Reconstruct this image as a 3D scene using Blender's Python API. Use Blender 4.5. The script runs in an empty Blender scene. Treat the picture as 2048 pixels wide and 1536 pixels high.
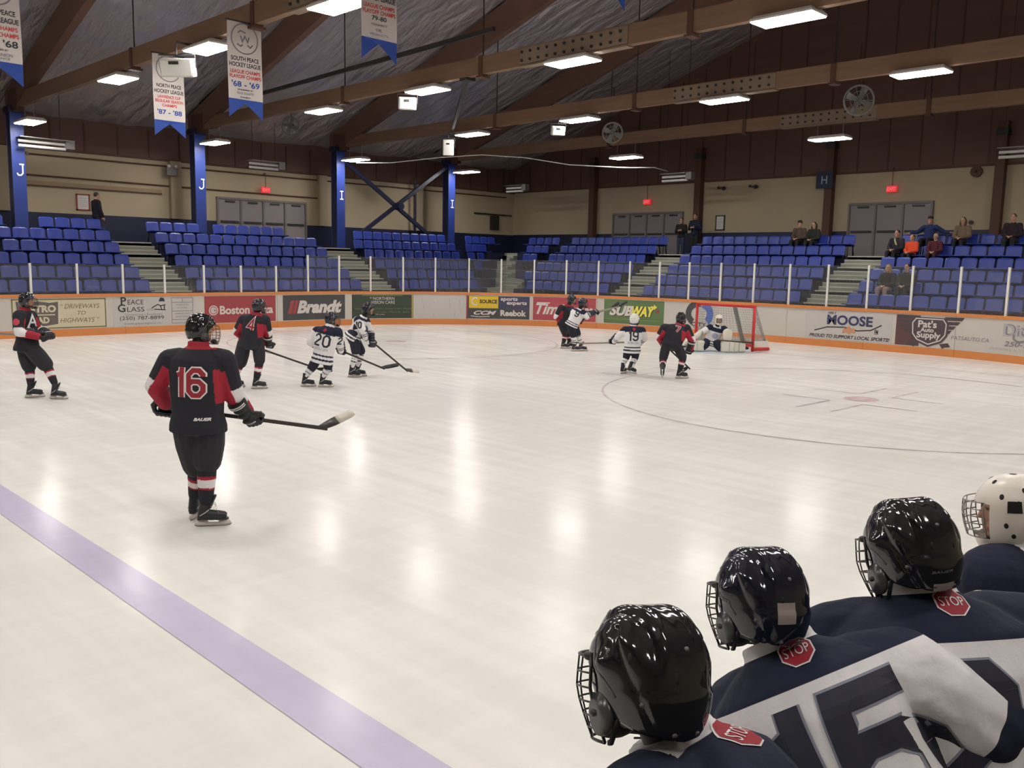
import bpy, bmesh, math, random
import numpy as np
from mathutils import Vector, Matrix
from mathutils.bvhtree import BVHTree

random.seed(7)
rng = np.random.default_rng(7)
SC = bpy.context.scene
COL = SC.collection
PI = math.pi

# ------------------------------------------------------------------ camera, world, exposure
cam_data = bpy.data.cameras.new('camera')
cam_data.sensor_fit = 'HORIZONTAL'
cam_data.sensor_width = 36.0
cam_data.lens = 31.356
cam_data.clip_start = 0.05
cam_data.clip_end = 200
camera = bpy.data.objects.new('camera', cam_data)
COL.objects.link(camera)
cr = Vector((0.710667, -0.703269, 0.019086))
cb = Vector((-0.698775, -0.702458, 0.135153))
cr = cr.normalized()
cb = (cb - cr * cb.dot(cr)).normalized()
cu = cb.cross(cr)
camera.matrix_world = Matrix(((cr.x, cu.x, cb.x, -2.349), (cr.y, cu.y, cb.y, -0.571), (cr.z, cu.z, cb.z, 2.287), (0, 0, 0, 1)))
SC.camera = camera

world = bpy.data.worlds.new('world')
SC.world = world
world.use_nodes = True
world.node_tree.nodes['Background'].inputs[0].default_value = (0.30, 0.30, 0.33, 1)
world.node_tree.nodes['Background'].inputs[1].default_value = 0.05
SC.view_settings.view_transform = 'Standard'
SC.view_settings.look = 'None'
SC.view_settings.gamma = 1.0
SC.view_settings.use_curve_mapping = False
SC.view_settings.exposure = 0.0
LAMP_STRENGTH = 52.0
LAMP_COLOR = (1.0, 0.965, 0.93)

# ------------------------------------------------------------------ materials
MATS = {}
def lin(r, g, b):
    f = lambda c: (c / 255 / 12.92) if c / 255 <= 0.04045 else ((c / 255 + 0.055) / 1.055) ** 2.4
    return (f(r), f(g), f(b))
def mat(name, color, rough=0.5, metal=0.0, spec=0.5, noise=None, bump=None, emit=None, alpha=None, coat=0.0):
    if name in MATS: return MATS[name]
    m = bpy.data.materials.new(name); m.use_nodes = True
    nt = m.node_tree; b = nt.nodes['Principled BSDF']
    b.inputs['Base Color'].default_value = (*color, 1)
    b.inputs['Roughness'].default_value = rough
    b.inputs['Metallic'].default_value = metal
    b.inputs['Specular IOR Level'].default_value = spec
    b.inputs['Coat Weight'].default_value = coat
    if emit:
        b.inputs['Emission Color'].default_value = (*emit[0], 1)
        b.inputs['Emission Strength'].default_value = emit[1]
    tc = None
    if noise or bump:
        tc = nt.nodes.new('ShaderNodeTexCoord')
    if noise:                       # (scale xyz, amount)
        mp = nt.nodes.new('ShaderNodeMapping'); mp.inputs['Scale'].default_value = noise[0]
        nz = nt.nodes.new('ShaderNodeTexNoise'); nz.inputs['Scale'].default_value = 1.0; nz.inputs['Detail'].default_value = 5
        mx = nt.nodes.new('ShaderNodeMix'); mx.data_type = 'RGBA'
        a = noise[1]
        mx.inputs['A'].default_value = (*[c * (1 - a) for c in color], 1)
        mx.inputs['B'].default_value = (*[min(1, c * (1 + a)) for c in color], 1)
        nt.links.new(tc.outputs['Object'], mp.inputs[0]); nt.links.new(mp.outputs[0], nz.inputs['Vector'])
        nt.links.new(nz.outputs['Fac'], mx.inputs['Factor']); nt.links.new(mx.outputs['Result'], b.inputs['Base Color'])
    if bump:                        # (scale xyz, strength, distance)
        mp2 = nt.nodes.new('ShaderNodeMapping'); mp2.inputs['Scale'].default_value = bump[0]
        n2 = nt.nodes.new('ShaderNodeTexNoise'); n2.inputs['Scale'].default_value = 1.0; n2.inputs['Detail'].default_value = 4
        bp = nt.nodes.new('ShaderNodeBump'); bp.inputs['Strength'].default_value = bump[1]; bp.inputs['Distance'].default_value = bump[2]
        nt.links.new(tc.outputs['Object'], mp2.inputs[0]); nt.links.new(mp2.outputs[0], n2.inputs['Vector'])
        nt.links.new(n2.outputs['Fac'], bp.inputs['Height']); nt.links.new(bp.outputs[0], b.inputs['Normal'])
    MATS[name] = m
    return m
def vmat(name, rough=0.8, bump=None, spec=0.3):
    m = mat(name, (0.5, 0.5, 0.5), rough, 0, spec, None, bump)
    nt = m.node_tree
    if not any(n.type == 'ATTRIBUTE' for n in nt.nodes):
        at = nt.nodes.new('ShaderNodeAttribute'); at.attribute_name = 'Col'
        nt.links.new(at.outputs['Color'], nt.nodes['Principled BSDF'].inputs['Base Color'])
    return m

M_concrete = mat('concrete_grey', lin(142, 142, 128), 0.85, noise=((1.5, 1.5, 1.5), 0.18))
M_nosing = mat('step_nosing', lin(176, 174, 160), 0.8)
M_navy = mat('navy_paint', lin(27, 32, 62), 0.55, noise=((2, 2, 2), 0.15))
M_navy_dark = mat('navy_wainscot', lin(22, 27, 58), 0.5, noise=((1, 1, 1), 0.15))
M_cream = mat('cream_wall', lin(176, 161, 134), 0.8, noise=((0.5, 0.5, 0.5), 0.08))
M_cream2 = mat('cream_trim', lin(168, 154, 128), 0.75)
M_brown = mat('brown_boards', lin(98, 70, 60), 0.7, noise=((0.4, 0.4, 3), 0.2))
M_wood = mat('glulam_wood', lin(124, 95, 73), 0.6, noise=((0.6, 0.6, 9), 0.22))
M_wood2 = mat('rafter_wood', lin(108, 78, 64), 0.65, noise=((0.6, 0.6, 6), 0.2))
M_colbrown = mat('column_brown', lin(84, 54, 40), 0.65, noise=((1, 1, 4), 0.15))
M_blue_steel = mat('blue_steel', lin(34, 54, 124), 0.45)
M_seat = mat('seat_blue', lin(38, 58, 146), 0.38, noise=((3, 3, 3), 0.12))
M_seat_leg = mat('seat_bracket', lin(26, 30, 56), 0.5)
M_door = mat('door_grey', lin(134, 126, 126), 0.55)
M_door_frame = mat('door_frame_grey', lin(112, 106, 102), 0.5)
M_white = mat('white_board', lin(192, 187, 178), 0.4, noise=((1.2, 1.2, 1.2), 0.05))
M_orange = mat('orange_plastic', lin(204, 128, 70), 0.4, noise=((2, 2, 2), 0.08))
M_steel = mat('grey_steel', lin(150, 150, 150), 0.4, 0.8)
M_dark = mat('dark_steel', lin(42, 38, 38), 0.5)
M_whitepaint = mat('white_paint', lin(232, 230, 224), 0.45)
M_alu = mat('stanchion_white', lin(214, 212, 206), 0.4)
M_black = mat('black_plastic', (0.006, 0.006, 0.007), 0.35)
M_grey_pl = mat('grey_plastic', lin(120, 118, 115), 0.5)
M_red_exit = mat('exit_red', lin(190, 30, 40), 0.5, emit=((1.0, 0.05, 0.06), 0.55))
M_lens = mat('lamp_lens', (0.9, 0.9, 0.9), 0.4, emit=(LAMP_COLOR, LAMP_STRENGTH))
M_house = mat('lamp_housing', lin(205, 202, 196), 0.5)

# foil: crinkled silver-grey insulation sheets
M_foil = mat('foil_insulation', lin(206, 198, 196), 0.30, 0.55, 0.5, noise=((0.35, 0.35, 0.35), 0.25), bump=((2.2, .7, .7), 1.0, 0.35))

# rink glass: clear sheet, fresnel reflection and a little scuff haze
M_glass = bpy.data.materials.new('rink_glass'); M_glass.use_nodes = True
nt = M_glass.node_tree; nt.nodes.clear()
o_ = nt.nodes.new('ShaderNodeOutputMaterial'); tr_ = nt.nodes.new('ShaderNodeBsdfTransparent'); gl_ = nt.nodes.new('ShaderNodeBsdfGlossy'); df_ = nt.nodes.new('ShaderNodeBsdfDiffuse')
gl_.inputs['Roughness'].default_value = 0.02
tr_.inputs['Color'].default_value = (0.93, 0.95, 0.95, 1); df_.inputs['Color'].default_value = (0.8, 0.8, 0.8, 1)
fr_ = nt.nodes.new('ShaderNodeFresnel'); fr_.inputs[0].default_value = 1.45
m1_ = nt.nodes.new('ShaderNodeMixShader'); m2_ = nt.nodes.new('ShaderNodeMixShader'); m1_.inputs[0].default_value = 0.03
nt.links.new(tr_.outputs[0], m1_.inputs[1]); nt.links.new(df_.outputs[0], m1_.inputs[2])
nt.links.new(fr_.outputs[0], m2_.inputs[0]); nt.links.new(m1_.outputs[0], m2_.inputs[1]); nt.links.new(gl_.outputs[0], m2_.inputs[2])
nt.links.new(m2_.outputs[0], o_.inputs[0])

def ice_material(name, color, amount=0.06, mark=0.0):
    m = bpy.data.materials.new(name); m.use_nodes = True
    nt = m.node_tree; b = nt.nodes['Principled BSDF']
    tc = nt.nodes.new('ShaderNodeTexCoord')
    def noise(scale, detail, rot=0.0):
        mp = nt.nodes.new('ShaderNodeMapping'); mp.inputs['Scale'].default_value = scale; mp.inputs['Rotation'].default_value = (0, 0, rot)
        n = nt.nodes.new('ShaderNodeTexNoise'); n.inputs['Scale'].default_value = 1; n.inputs['Detail'].default_value = detail
        nt.links.new(tc.outputs['Object'], mp.inputs[0]); nt.links.new(mp.outputs[0], n.inputs['Vector']); return n
    n1 = noise((0.35, 0.35, 1), 6); n2 = noise((5.0, 0.5, 1), 5, 0.7); n3 = noise((0.6, 6.5, 1), 5, 0.35); n4 = noise((14, 14, 1), 4)
    snow = nt.nodes.new('ShaderNodeMath'); snow.operation = 'MULTIPLY'
    nt.links.new(n1.outputs['Fac'], snow.inputs[0]); nt.links.new(n2.outputs['Fac'], snow.inputs[1])
    s2 = nt.nodes.new('ShaderNodeMath'); s2.operation = 'MULTIPLY_ADD'
    nt.links.new(n3.outputs['Fac'], s2.inputs[0]); s2.inputs[1].default_value = 0.25; nt.links.new(snow.outputs[0], s2.inputs[2])
    rp = nt.nodes.new('ShaderNodeValToRGB'); rp.color_ramp.elements[0].position = 0.30; rp.color_ramp.elements[1].position = 0.50
    d = color; w = lin(238, 234, 228)
    rp.color_ramp.elements[0].color = (*[c * (1 - amount) for c in d], 1)
    k = 0.55 if mark else 1.0
    rp.color_ramp.elements[1].color = (*[(c * (1 - (1 - k)) + w[i] * (1 - k)) * (1 + amount * (0.3 if mark else 1)) for i, c in enumerate(d)], 1)
    nt.links.new(s2.outputs[0], rp.inputs[0]); nt.links.new(rp.outputs[0], b.inputs['Base Color'])
    rr = nt.nodes.new('ShaderNodeMapRange'); rr.inputs['From Min'].default_value = 0.3; rr.inputs['From Max'].default_value = 0.6
    rr.inputs['To Min'].default_value = 0.15; rr.inputs['To Max'].default_value = 0.24
    nt.links.new(s2.outputs[0], rr.inputs['Value']); nt.links.new(rr.outputs[0], b.inputs['Roughness'])
    bp = nt.nodes.new('ShaderNodeBump'); bp.inputs['Strength'].default_value = 0.05; bp.inputs['Distance'].default_value = 0.01
    mx = nt.nodes.new('ShaderNodeMath'); mx.operation = 'ADD'
    nt.links.new(n2.outputs['Fac'], mx.inputs[0]); nt.links.new(n3.outputs['Fac'], mx.inputs[1])
    nt.links.new(mx.outputs[0], bp.inputs['Height']); nt.links.new(bp.outputs[0], b.inputs['Normal'])
    b.inputs['Specular IOR Level'].default_value = 0.028
    MATS[name] = m
    return m
M_ice = ice_material('ice', lin(226, 223, 217), 0.05)
M_iceblue = ice_material('ice_blue_line', lin(196, 188, 210), 0.05, 0.0)
M_icered = ice_material('ice_red_line', lin(206, 178, 182), 0.06, 1.0)
M_icegrey = ice_material('ice_circle_line', lin(196, 184, 186), 0.06, 1.0)
M_crease = ice_material('ice_crease', lin(196, 214, 226), 0.05, 1.0)

# ------------------------------------------------------------------ mesh helpers
ORG = {}
def basis(direction, up=(0, 0, 1)):
    d = Vector(direction).normalized(); u = Vector(up)
    if abs(d.dot(u.normalized())) > 0.98: u = Vector((1, 0, 0))
    s = d.cross(u).normalized(); u = s.cross(d).normalized()
    return s, d, u
class MB:
    def __init__(self): self.v = []; self.f = []; self.m = []
    def add(self, vs, fs, mi=0):
        o = len(self.v); self.v += [tuple(x) for x in vs]
        self.f += [tuple(i + o for i in f) for f in fs]; self.m += [mi] * len(fs)
        return self
    def box(self, lo, hi, mi=0):
        x0, y0, z0 = lo; x1, y1, z1 = hi
        return self.add([(x0, y0, z0), (x1, y0, z0), (x1, y1, z0), (x0, y1, z0), (x0, y0, z1), (x1, y0, z1), (x1, y1, z1), (x0, y1, z1)],
                        [(0, 3, 2, 1), (4, 5, 6, 7), (0, 1, 5, 4), (1, 2, 6, 5), (2, 3, 7, 6), (3, 0, 4, 7)], mi)
    def cbox(self, c, s, mi=0): return self.box([c[i] - s[i] / 2 for i in range(3)], [c[i] + s[i] / 2 for i in range(3)], mi)
    def bar(self, p0, p1, w, h, up=(0, 0, 1), mi=0):
        p0 = Vector(p0); p1 = Vector(p1); s, d, u = basis(p1 - p0, up)
        vs = [p + s * a * w / 2 + u * b * h / 2 for p in (p0, p1) for a, b in ((-1, -1), (1, -1), (1, 1), (-1, 1))]
        return self.add(vs, [(0, 3, 2, 1), (4, 5, 6, 7), (0, 1, 5, 4), (1, 2, 6, 5), (2, 3, 7, 6), (3, 0, 4, 7)], mi)
    def loft(self, rings, mi=0, cap=True, close=True):
        n = len(rings[0]); o = len(self.v)
        for r in rings: self.v += [tuple(x) for x in r]
        for i in range(len(rings) - 1):
            for j in range(n if close else n - 1):
                a = o + i * n + j; b = o + i * n + (j + 1) % n
                self.f.append((a, b, b + n, a + n)); self.m.append(mi)
        if cap:
            self.f.append(tuple(o + j for j in reversed(range(n)))); self.m.append(mi)
            e = o + (len(rings) - 1) * n
            self.f.append(tuple(e + j for j in range(n))); self.m.append(mi)
        return self
    def tube(self, pts, r, seg=8, mi=0, up=(0, 0, 1), flat=1.0):
        pts = [Vector(p) for p in pts]; rs = r if isinstance(r, (list, tuple)) else [r] * len(pts)
        rings = []; last = None
        for i, p in enumerate(pts):
            d = (pts[min(i + 1, len(pts) - 1)] - pts[max(i - 1, 0)]).normalized()
            if last is None: s, _, u = basis(d, up)
            else:
                s = (last - d * last.dot(d)).normalized(); u = s.cross(d).normalized()
            last = s
            rings.append([p + (s * math.cos(2 * PI * k / seg) + u * math.sin(2 * PI * k / seg) * flat) * rs[i] for k in range(seg)])
        return self.loft(rings, mi)
    def ball(self, c, r, mi=0, nu=12, nv=8, M=None):
        rx, ry, rz = r if isinstance(r, (tuple, list)) else (r, r, r); c = Vector(c)
        rings = []
        for i in range(nv + 1):
            t = PI * (0.02 + 0.96 * i / nv)
            ring = [Vector((rx * math.sin(t) * math.cos(2 * PI * j / nu), ry * math.sin(t) * math.sin(2 * PI * j / nu), -rz * math.cos(t))) for j in range(nu)]
            rings.append([c + (M @ q if M else q) for q in ring])
        return self.loft(rings, mi)
    def cyl(self, p0, p1, r, seg=16, mi=0): return self.tube([p0, p1], r, seg, mi)
    def prism(self, poly, fn, mi=0):       # poly: 2D outline; fn(x, y, k) -> 3D with k = 0 back, 1 front
        n = len(poly); o = len(self.v)
        self.v += [tuple(fn(x, y, 0)) for x, y in poly] + [tuple(fn(x, y, 1)) for x, y in poly]
        self.f.append(tuple(o + i for i in reversed(range(n)))); self.f.append(tuple(o + n + i for i in range(n)))
        self.f += [(o + i, o + (i + 1) % n, o + n + (i + 1) % n, o + n + i) for i in range(n)]
        self.m += [mi] * (n + 2); return self
    def build(self, name, mats, parent=None, smooth=False, local=False):
        org = Vector((0, 0, 0))
        if parent is not None and not local: org = ORG.get(parent.name, Vector((0, 0, 0)))
        me = bpy.data.meshes.new(name)
        me.from_pydata([(x - org.x, y - org.y, z - org.z) for x, y, z in self.v], [], self.f)
        for m in (mats if isinstance(mats, (list, tuple)) else [mats]): me.materials.append(m)
        me.polygons.foreach_set('material_index', self.m)
        if smooth: me.polygons.foreach_set('use_smooth', [True] * len(me.polygons))
        me.update()
        o = bpy.data.objects.new(name, me); COL.objects.link(o)
        if parent is not None:
            o.parent = parent; ORG[o.name] = org
        else: ORG[o.name] = Vector((0, 0, 0))
        return o
def tag(o, label=None, cat=None, group=None, kind=None):
    if label: o['label'] = label
    if cat: o['category'] = cat
    if group: o['group'] = group
    if kind: o['kind'] = kind
    return o
def thing(name, label, cat, loc=(0, 0, 0), group=None):
    o = bpy.data.objects.new(name, None); COL.objects.link(o); o.location = loc
    o.empty_display_size = 0.2
    ORG[o.name] = Vector(loc)
    return tag(o, label, cat, group)
def copy_tree(src, parent=None):
    c = src.copy(); COL.objects.link(c)
    if parent is not None: c.parent = parent
    for ch in list(src.children): copy_tree(ch, c)
    return c
def bevel(o, w=0.01, seg=2):
    md = o.modifiers.new('bevel', 'BEVEL'); md.width = w; md.segments = seg; md.limit_method = 'ANGLE'
    return o
def struct(o, label=None): 
    o['kind'] = 'structure'
    if label: o['label'] = label
    return o

# text and outlines as flat 2D meshes: (verts, tris)
def text2d(body, size=1.0, bold=0.0, shear=0.0, xs=1.0, align='CENTER', small_caps=None, space=1.0):
    cu_ = bpy.data.curves.new('t', 'FONT'); cu_.body = body; cu_.size = 1.0; cu_.offset = bold; cu_.shear = shear
    cu_.align_x = 'LEFT'; cu_.space_character = space; cu_.resolution_u = 3
    cu_.fill_mode = 'FRONT'
    o = bpy.data.objects.new('t', cu_)
    me = o.to_mesh()
    v = np.array([p.co[:2] for p in me.vertices]).reshape(-1, 2); f = [tuple(p.vertices) for p in me.polygons]
    o.to_mesh_clear(); bpy.data.objects.remove(o); bpy.data.curves.remove(cu_)
    if len(v):
        lo = v.min(0); hi = v.max(0); 
        v[:, 0] -= (lo[0] + hi[0]) / 2 if align == 'CENTER' else lo[0]
        v = v * [size * xs, size]
    return v, f
def fit_text(body, w, h, **k):              # text stretched into a w x h box, centred on 0,0
    v, f = text2d(body, **k)
    lo = v.min(0); hi = v.max(0)
    v = (v - (lo + hi) / 2) / (hi - lo) * [w, h]
    return v, f
def tri_clean(v, f, maxlen=None):
    bm = bmesh.new()
    vs = [bm.verts.new((x, y, 0)) for x, y in v]
    for q in f:
        try: bm.faces.new([vs[i] for i in q])
        except ValueError: pass
    if maxlen:
        lo = v.min(0); hi = v.max(0)
        for ax in (0, 1):
            n = Vector((1, 0, 0)) if ax == 0 else Vector((0, 1, 0))
            t = math.ceil(lo[ax] / maxlen) * maxlen
            while t < hi[ax]:
                bmesh.ops.bisect_plane(bm, geom=bm.verts[:] + bm.edges[:] + bm.faces[:], plane_co=n * t, plane_no=n)
                t += maxlen
    bm.verts.index_update()
    vv = [(p.co.x, p.co.y) for p in bm.verts]; ff = [tuple(p.index for p in q.verts) for q in bm.faces]
    bm.free(); return np.array(vv), ff
def rect2d(x0, y0, x1, y1): return np.array([(x0, y0), (x1, y0), (x1, y1), (x0, y1)], float), [(0, 1, 2, 3)]
def poly2d(pts): return np.array(pts, float), [tuple(range(len(pts)))]
def stroke2d(lines, w):                      # mitred thick polylines -> quads
    V_ = []; F_ = []
    for ln in lines:
        P = [np.array(p, float) for p in ln]; closed = len(P) > 2 and np.allclose(P[0], P[-1]); 
        if closed: P = P[:-1]
        n = len(P); L = []
        for i in range(n):
            a = P[(i - 1) % n] if (closed or i > 0) else None; c = P[(i + 1) % n] if (closed or i < n - 1) else None
            d1 = (P[i] - a) / np.linalg.norm(P[i] - a) if a is not None else None
            d2 = (c - P[i]) / np.linalg.norm(c - P[i]) if c is not None else None
            if d1 is None: d1 = d2
            if d2 is None: d2 = d1
            n1 = np.array([-d1[1], d1[0]]); n2 = np.array([-d2[1], d2[0]]); m_ = n1 + n2; m_ = m_ / max(1e-6, np.linalg.norm(m_))
            k = 1 / max(0.4, m_ @ n1)
            L.append((P[i] + m_ * k * w / 2, P[i] - m_ * k * w / 2))
        o = len(V_); 
        for a, b in L: V_ += [a, b]
        for i in range(n if closed else n - 1):
            j = (i + 1) % n
            F_.append((o + 2 * i, o + 2 * i + 1, o + 2 * j + 1, o + 2 * j))
    return np.array(V_), F_
DIG = {'0': [[(.2, 0), (.5, 0), (.7, .2), (.7, .8), (.5, 1), (.2, 1), (0, .8), (0, .2), (.2, 0)]],
       '1': [[(.16, 1.1), (.16, -.1)], [(-.08, .78), (.16, .86)]],
       '2': [[(0, .75), (0, .82), (.2, 1), (.5, 1), (.7, .82), (.7, .62), (0, .1), (0, 0), (.72, 0)]],
       '4': [[(.72, .28), (0, .28), (.5, 1), (.5, 0)]],
       '5': [[(.68, 1), (.05, 1), (0, .52), (.15, .6), (.5, .6), (.7, .42), (.7, .18), (.5, 0), (.2, 0), (0, .18), (0, .26)]],
       '6': [[(.7, .76), (.7, .84), (.5, 1), (.2, 1), (0, .82), (0, .18), (.2, 0), (.5, 0), (.7, .18), (.7, .4), (.5, .56), (.2, .56), (0, .46)]],
       '7': [[(0, .82), (0, 1), (.7, 1), (.7, .85), (.3, 0)]],
       '9': [[(0, .2), (0, .16), (.2, 0), (.5, 0), (.7, .18), (.7, .82), (.5, 1), (.2, 1), (0, .82), (0, .6), (.2, .44), (.5, .44), (.7, .54)]]}
def digits2d(s, h, w, gap=0.32, xs=1.0):      # block digits of height h, stroke w, centred
    lines = []; x = 0
    for ch in s:
        g = DIG[ch]; mx = max(p[0] for l in g for p in l)
        lines += [[(x + p[0] * xs, p[1]) for p in l] for l in g]; x += mx * xs + gap
    x -= gap
    return stroke2d([[((p[0] - x / 2) * h, (p[1] - .5) * h) for p in l] for l in lines], w)

# ------------------------------------------------------------------ dimensions (metres; x along the rink, y across it, z up)
RU, RV, RR, BH = 22.775, 25.816, 8.962, 1.139      # end boards, far boards, corner radius, board height
GOAL_X, GOAL_Y = 19.361, 12.908
SEAT_P = 0.53
def row_floor(k): return 0.70 + 0.41 * (k - 1)
def row_side(k): return 28.9 + 0.8 * (k - 1)       # y of the seat backs on the long side
def row_end(k): return 26.4 + 0.8 * (k - 1)        # x of the seat backs on the end
TOPF = 2.75                                         # concourse floor
WALL_X, WALL_Y = 33.25, 35.35
TRUSS = [7.5, 13.95, 20.42, 26.85]
RIDGE_Y = 14.0
SLOPE = 0.328
def roof_z(y): return 8.62 + SLOPE * (31.5 - y) if y > RIDGE_Y else 8.62 + SLOPE * (31.5 - 2 * RIDGE_Y + y)
S_STR = RU - RR + 2.0; S_ARC = RR * PI / 2
def curve(s):                                       # arc length along the far boards, the corner, the end boards
    if s < S_STR: return Vector((s - 2.0, RV, 0)), Vector((0, -1, 0))
    s -= S_STR
    if s < S_ARC:
        a = PI / 2 - s / RR; n = Vector((math.cos(a), math.sin(a), 0))
        return Vector((RU - RR, RV - RR, 0)) + n * RR, -n
    s -= S_ARC
    L = RV - 2 * RR
    if s < L: return Vector((RU, RV - RR - s, 0)), Vector((-1, 0, 0))
    s -= L
    a = -s / RR; n = Vector((math.cos(a), math.sin(a), 0))
    return Vector((RU - RR, RR, 0)) + n * RR, -n
S_END = S_STR + S_ARC + RV - 2 * RR + RR * 0.75
def on_board(s, z, off=0.0):
    p, n = curve(s); return p + n * off + Vector((0, 0, z))

# ------------------------------------------------------------------ structure: ice, floors, walls, roof
ice = struct(MB().box((-16, -1.0, -0.30), (RU + 0.1, RV + 0.1, 0.0)).build('floor', M_ice))
def ice_poly(name, polys, m, z=0.004):
    mb = MB()
    for q in polys: mb.add([(x, y, z) for x, y in q], [tuple(range(len(q)))])
    return mb.build(name, m, ice)
ice_poly('blue_line', [[(-.15, -.6), (.15, -.6), (.15, RV - .03), (-.15, RV - .03)]], M_iceblue)
ice_poly('goal_line', [[(GOAL_X - .025, 1.2), (GOAL_X + .025, 1.2), (GOAL_X + .025, RV - 1.2), (GOAL_X - .025, RV - 1.2)]], M_icered)
def annulus(cx, cy, r0, r1, a0=0, a1=2 * PI, n=96):
    out = []
    for i in range(n):
        t0 = a0 + (a1 - a0) * i / n; t1 = a0 + (a1 - a0) * (i + 1) / n
        out.append([(cx + r0 * math.cos(t0), cy + r0 * math.sin(t0)), (cx + r1 * math.cos(t0), cy + r1 * math.sin(t0)), (cx + r1 * math.cos(t1), cy + r1 * math.sin(t1)), (cx + r0 * math.cos(t1), cy + r0 * math.sin(t1))])
    return out
for cy_ in (GOAL_Y - 6.747, GOAL_Y + 6.747):
    cx_ = GOAL_X - 6.266
    ice_poly('face_off_circle', annulus(cx_, cy_, 4.545, 4.595), M_icegrey)
    ice_poly('face_off_dot', [[(cx_ + .3 * math.cos(2 * PI * i / 32), cy_ + .3 * math.sin(2 * PI * i / 32)) for i in range(32)]], M_icered)
    marks = []
    for sx in (-1, 1):
        for sy in (-1, 1):
            x0 = cx_ + sx * .6; y0 = cy_ + sy * .3
            marks.append([(x0, y0 - .025), (x0 + sx * 1.2, y0 - .025), (x0 + sx * 1.2, y0 + .025), (x0, y0 + .025)][::sx])
            marks.append([(x0 - .025, y0), (x0 + .025, y0), (x0 + .025, y0 + sy * .9), (x0 - .025, y0 + sy * .9)][::sy])
            xh = cx_ + sx * .9
            marks.append([(xh - .025, cy_ + sy * 4.6), (xh + .025, cy_ + sy * 4.6), (xh + .025, cy_ + sy * 5.2), (xh - .025, cy_ + sy * 5.2)][::sy])
    ice_poly('face_off_marks', marks, M_icegrey)
ice_poly('goal_crease', [[(GOAL_X - .03, GOAL_Y - 1.2), (GOAL_X - .03, GOAL_Y + 1.2)] + [(GOAL_X - .03 - 1.75 * math.sin(PI * i / 24), GOAL_Y + 1.2 * math.cos(PI * i / 24)) for i in range(1, 24)]], M_crease, 0.003)

# floors round the rink and the stepped tiers (navy under the seats, grey concrete round the corner)
struct(MB().box((-16, RV + .1, -.3), (WALL_X, WALL_Y, 0)).box((RU + .1, -8, -.3), (WALL_X, RV + .1, 0)).box((-16, -8, -.3), (RU + .1, -1.0, 0)).build('floor_concourse', M_concrete))
NEAR_F = 0.2
CORNER = []
for k in range(1, 7):
    z = row_floor(k); y0 = row_side(k) - .65; x0 = row_end(k) - .65
    y1 = WALL_Y if k == 6 else row_side(k) + .15; x1 = WALL_X if k == 6 else row_end(k) + .15
    z0 = max(0, z - .45)
    xc = x0 + 0.0
    # the side tier is navy up to the corner, the corner itself bare concrete
    lim = min((24.9, 25.4, 26.7, 27.5, 28.3, 29.6)[k - 1], x0)
    struct(MB().box((-4, y0, z0), (lim, y1, z)).build('floor_side_tier', M_navy))
    limy = min((27.7, 28.5, 28.5, 30.0, 30.8, 31.5)[k - 1], y0)
    CORNER.append((k, lim, limy, x0, y0, z))
    struct(MB().box((x0, -6, z0), (x1, limy, z)).build('floor_end_tier', M_navy))
    struct(MB().box((lim, y0, z0), (x1, y1, z)).box((x0, limy, z0), (x1, y0, z)).build('floor_corner_tier', M_concrete))

# aisle stairs: two steps a row, each aisle one thing with its steps as parts
def side_stairs(u0, u1, label):
    t = thing('aisle_stairs', label, 'stairs', ((u0 + u1) / 2, 28.25, 0), None)
    for k in range(1, 7):
        zt = row_floor(k); y = row_side(k) - .65
        zb = row_floor(k - 1) if k > 1 else 0.0
        for q in range(3 if k > 1 else 4):
            n = 3 if k > 1 else 4
            z1 = zb + (zt - zb) * (q + 1) / n; a = y - .267 * (n - 1 - q)
            b_ = a + (.29 if q < n - 1 else .82)
            MB().box((u0, a, z1 - .16), (u1, b_ if not (k == 6 and q == n - 1) else WALL_Y - .02, z1 + .004), 0).box((u0, a - .012, z1 - .035), (u1, a + .03, z1 + .008), 1).build('step', [M_concrete, M_nosing], t)
    return t
def end_stairs(v0, v1, label):
    t = thing('aisle_stairs', label, 'stairs', (25.7, (v0 + v1) / 2, 0), None)
    for k in range(1, 7):
        zt = row_floor(k); x = row_end(k) - .65
        zb = row_floor(k - 1) if k > 1 else 0.0
        for q in range(3 if k > 1 else 4):
            n = 3 if k > 1 else 4
            z1 = zb + (zt - zb) * (q + 1) / n; a = x - .267 * (n - 1 - q)
            b_ = a + (.29 if q < n - 1 else .82)
            MB().box((a, v0, z1 - .16), (b_ if not (k == 6 and q == n - 1) else WALL_X - .02, v1, z1 + .004), 0).box((a - .012, v0, z1 - .035), (a + .03, v1, z1 + .008), 1).build('step', [M_concrete, M_nosing], t)
    return t
side_stairs(10.10, 11.52, 'grey concrete aisle stairs beneath the cream wall, farthest left in the stands')
side_stairs(18.52, 20.22, 'grey concrete aisle stairs rising towards the blue column left of the X brace')
end_stairs(21.14, 22.78, 'grey concrete aisle stairs rising to the four grey doors at the rink end')
end_stairs(12.76, 14.30, 'grey concrete aisle stairs rising to the three grey doors')

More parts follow.
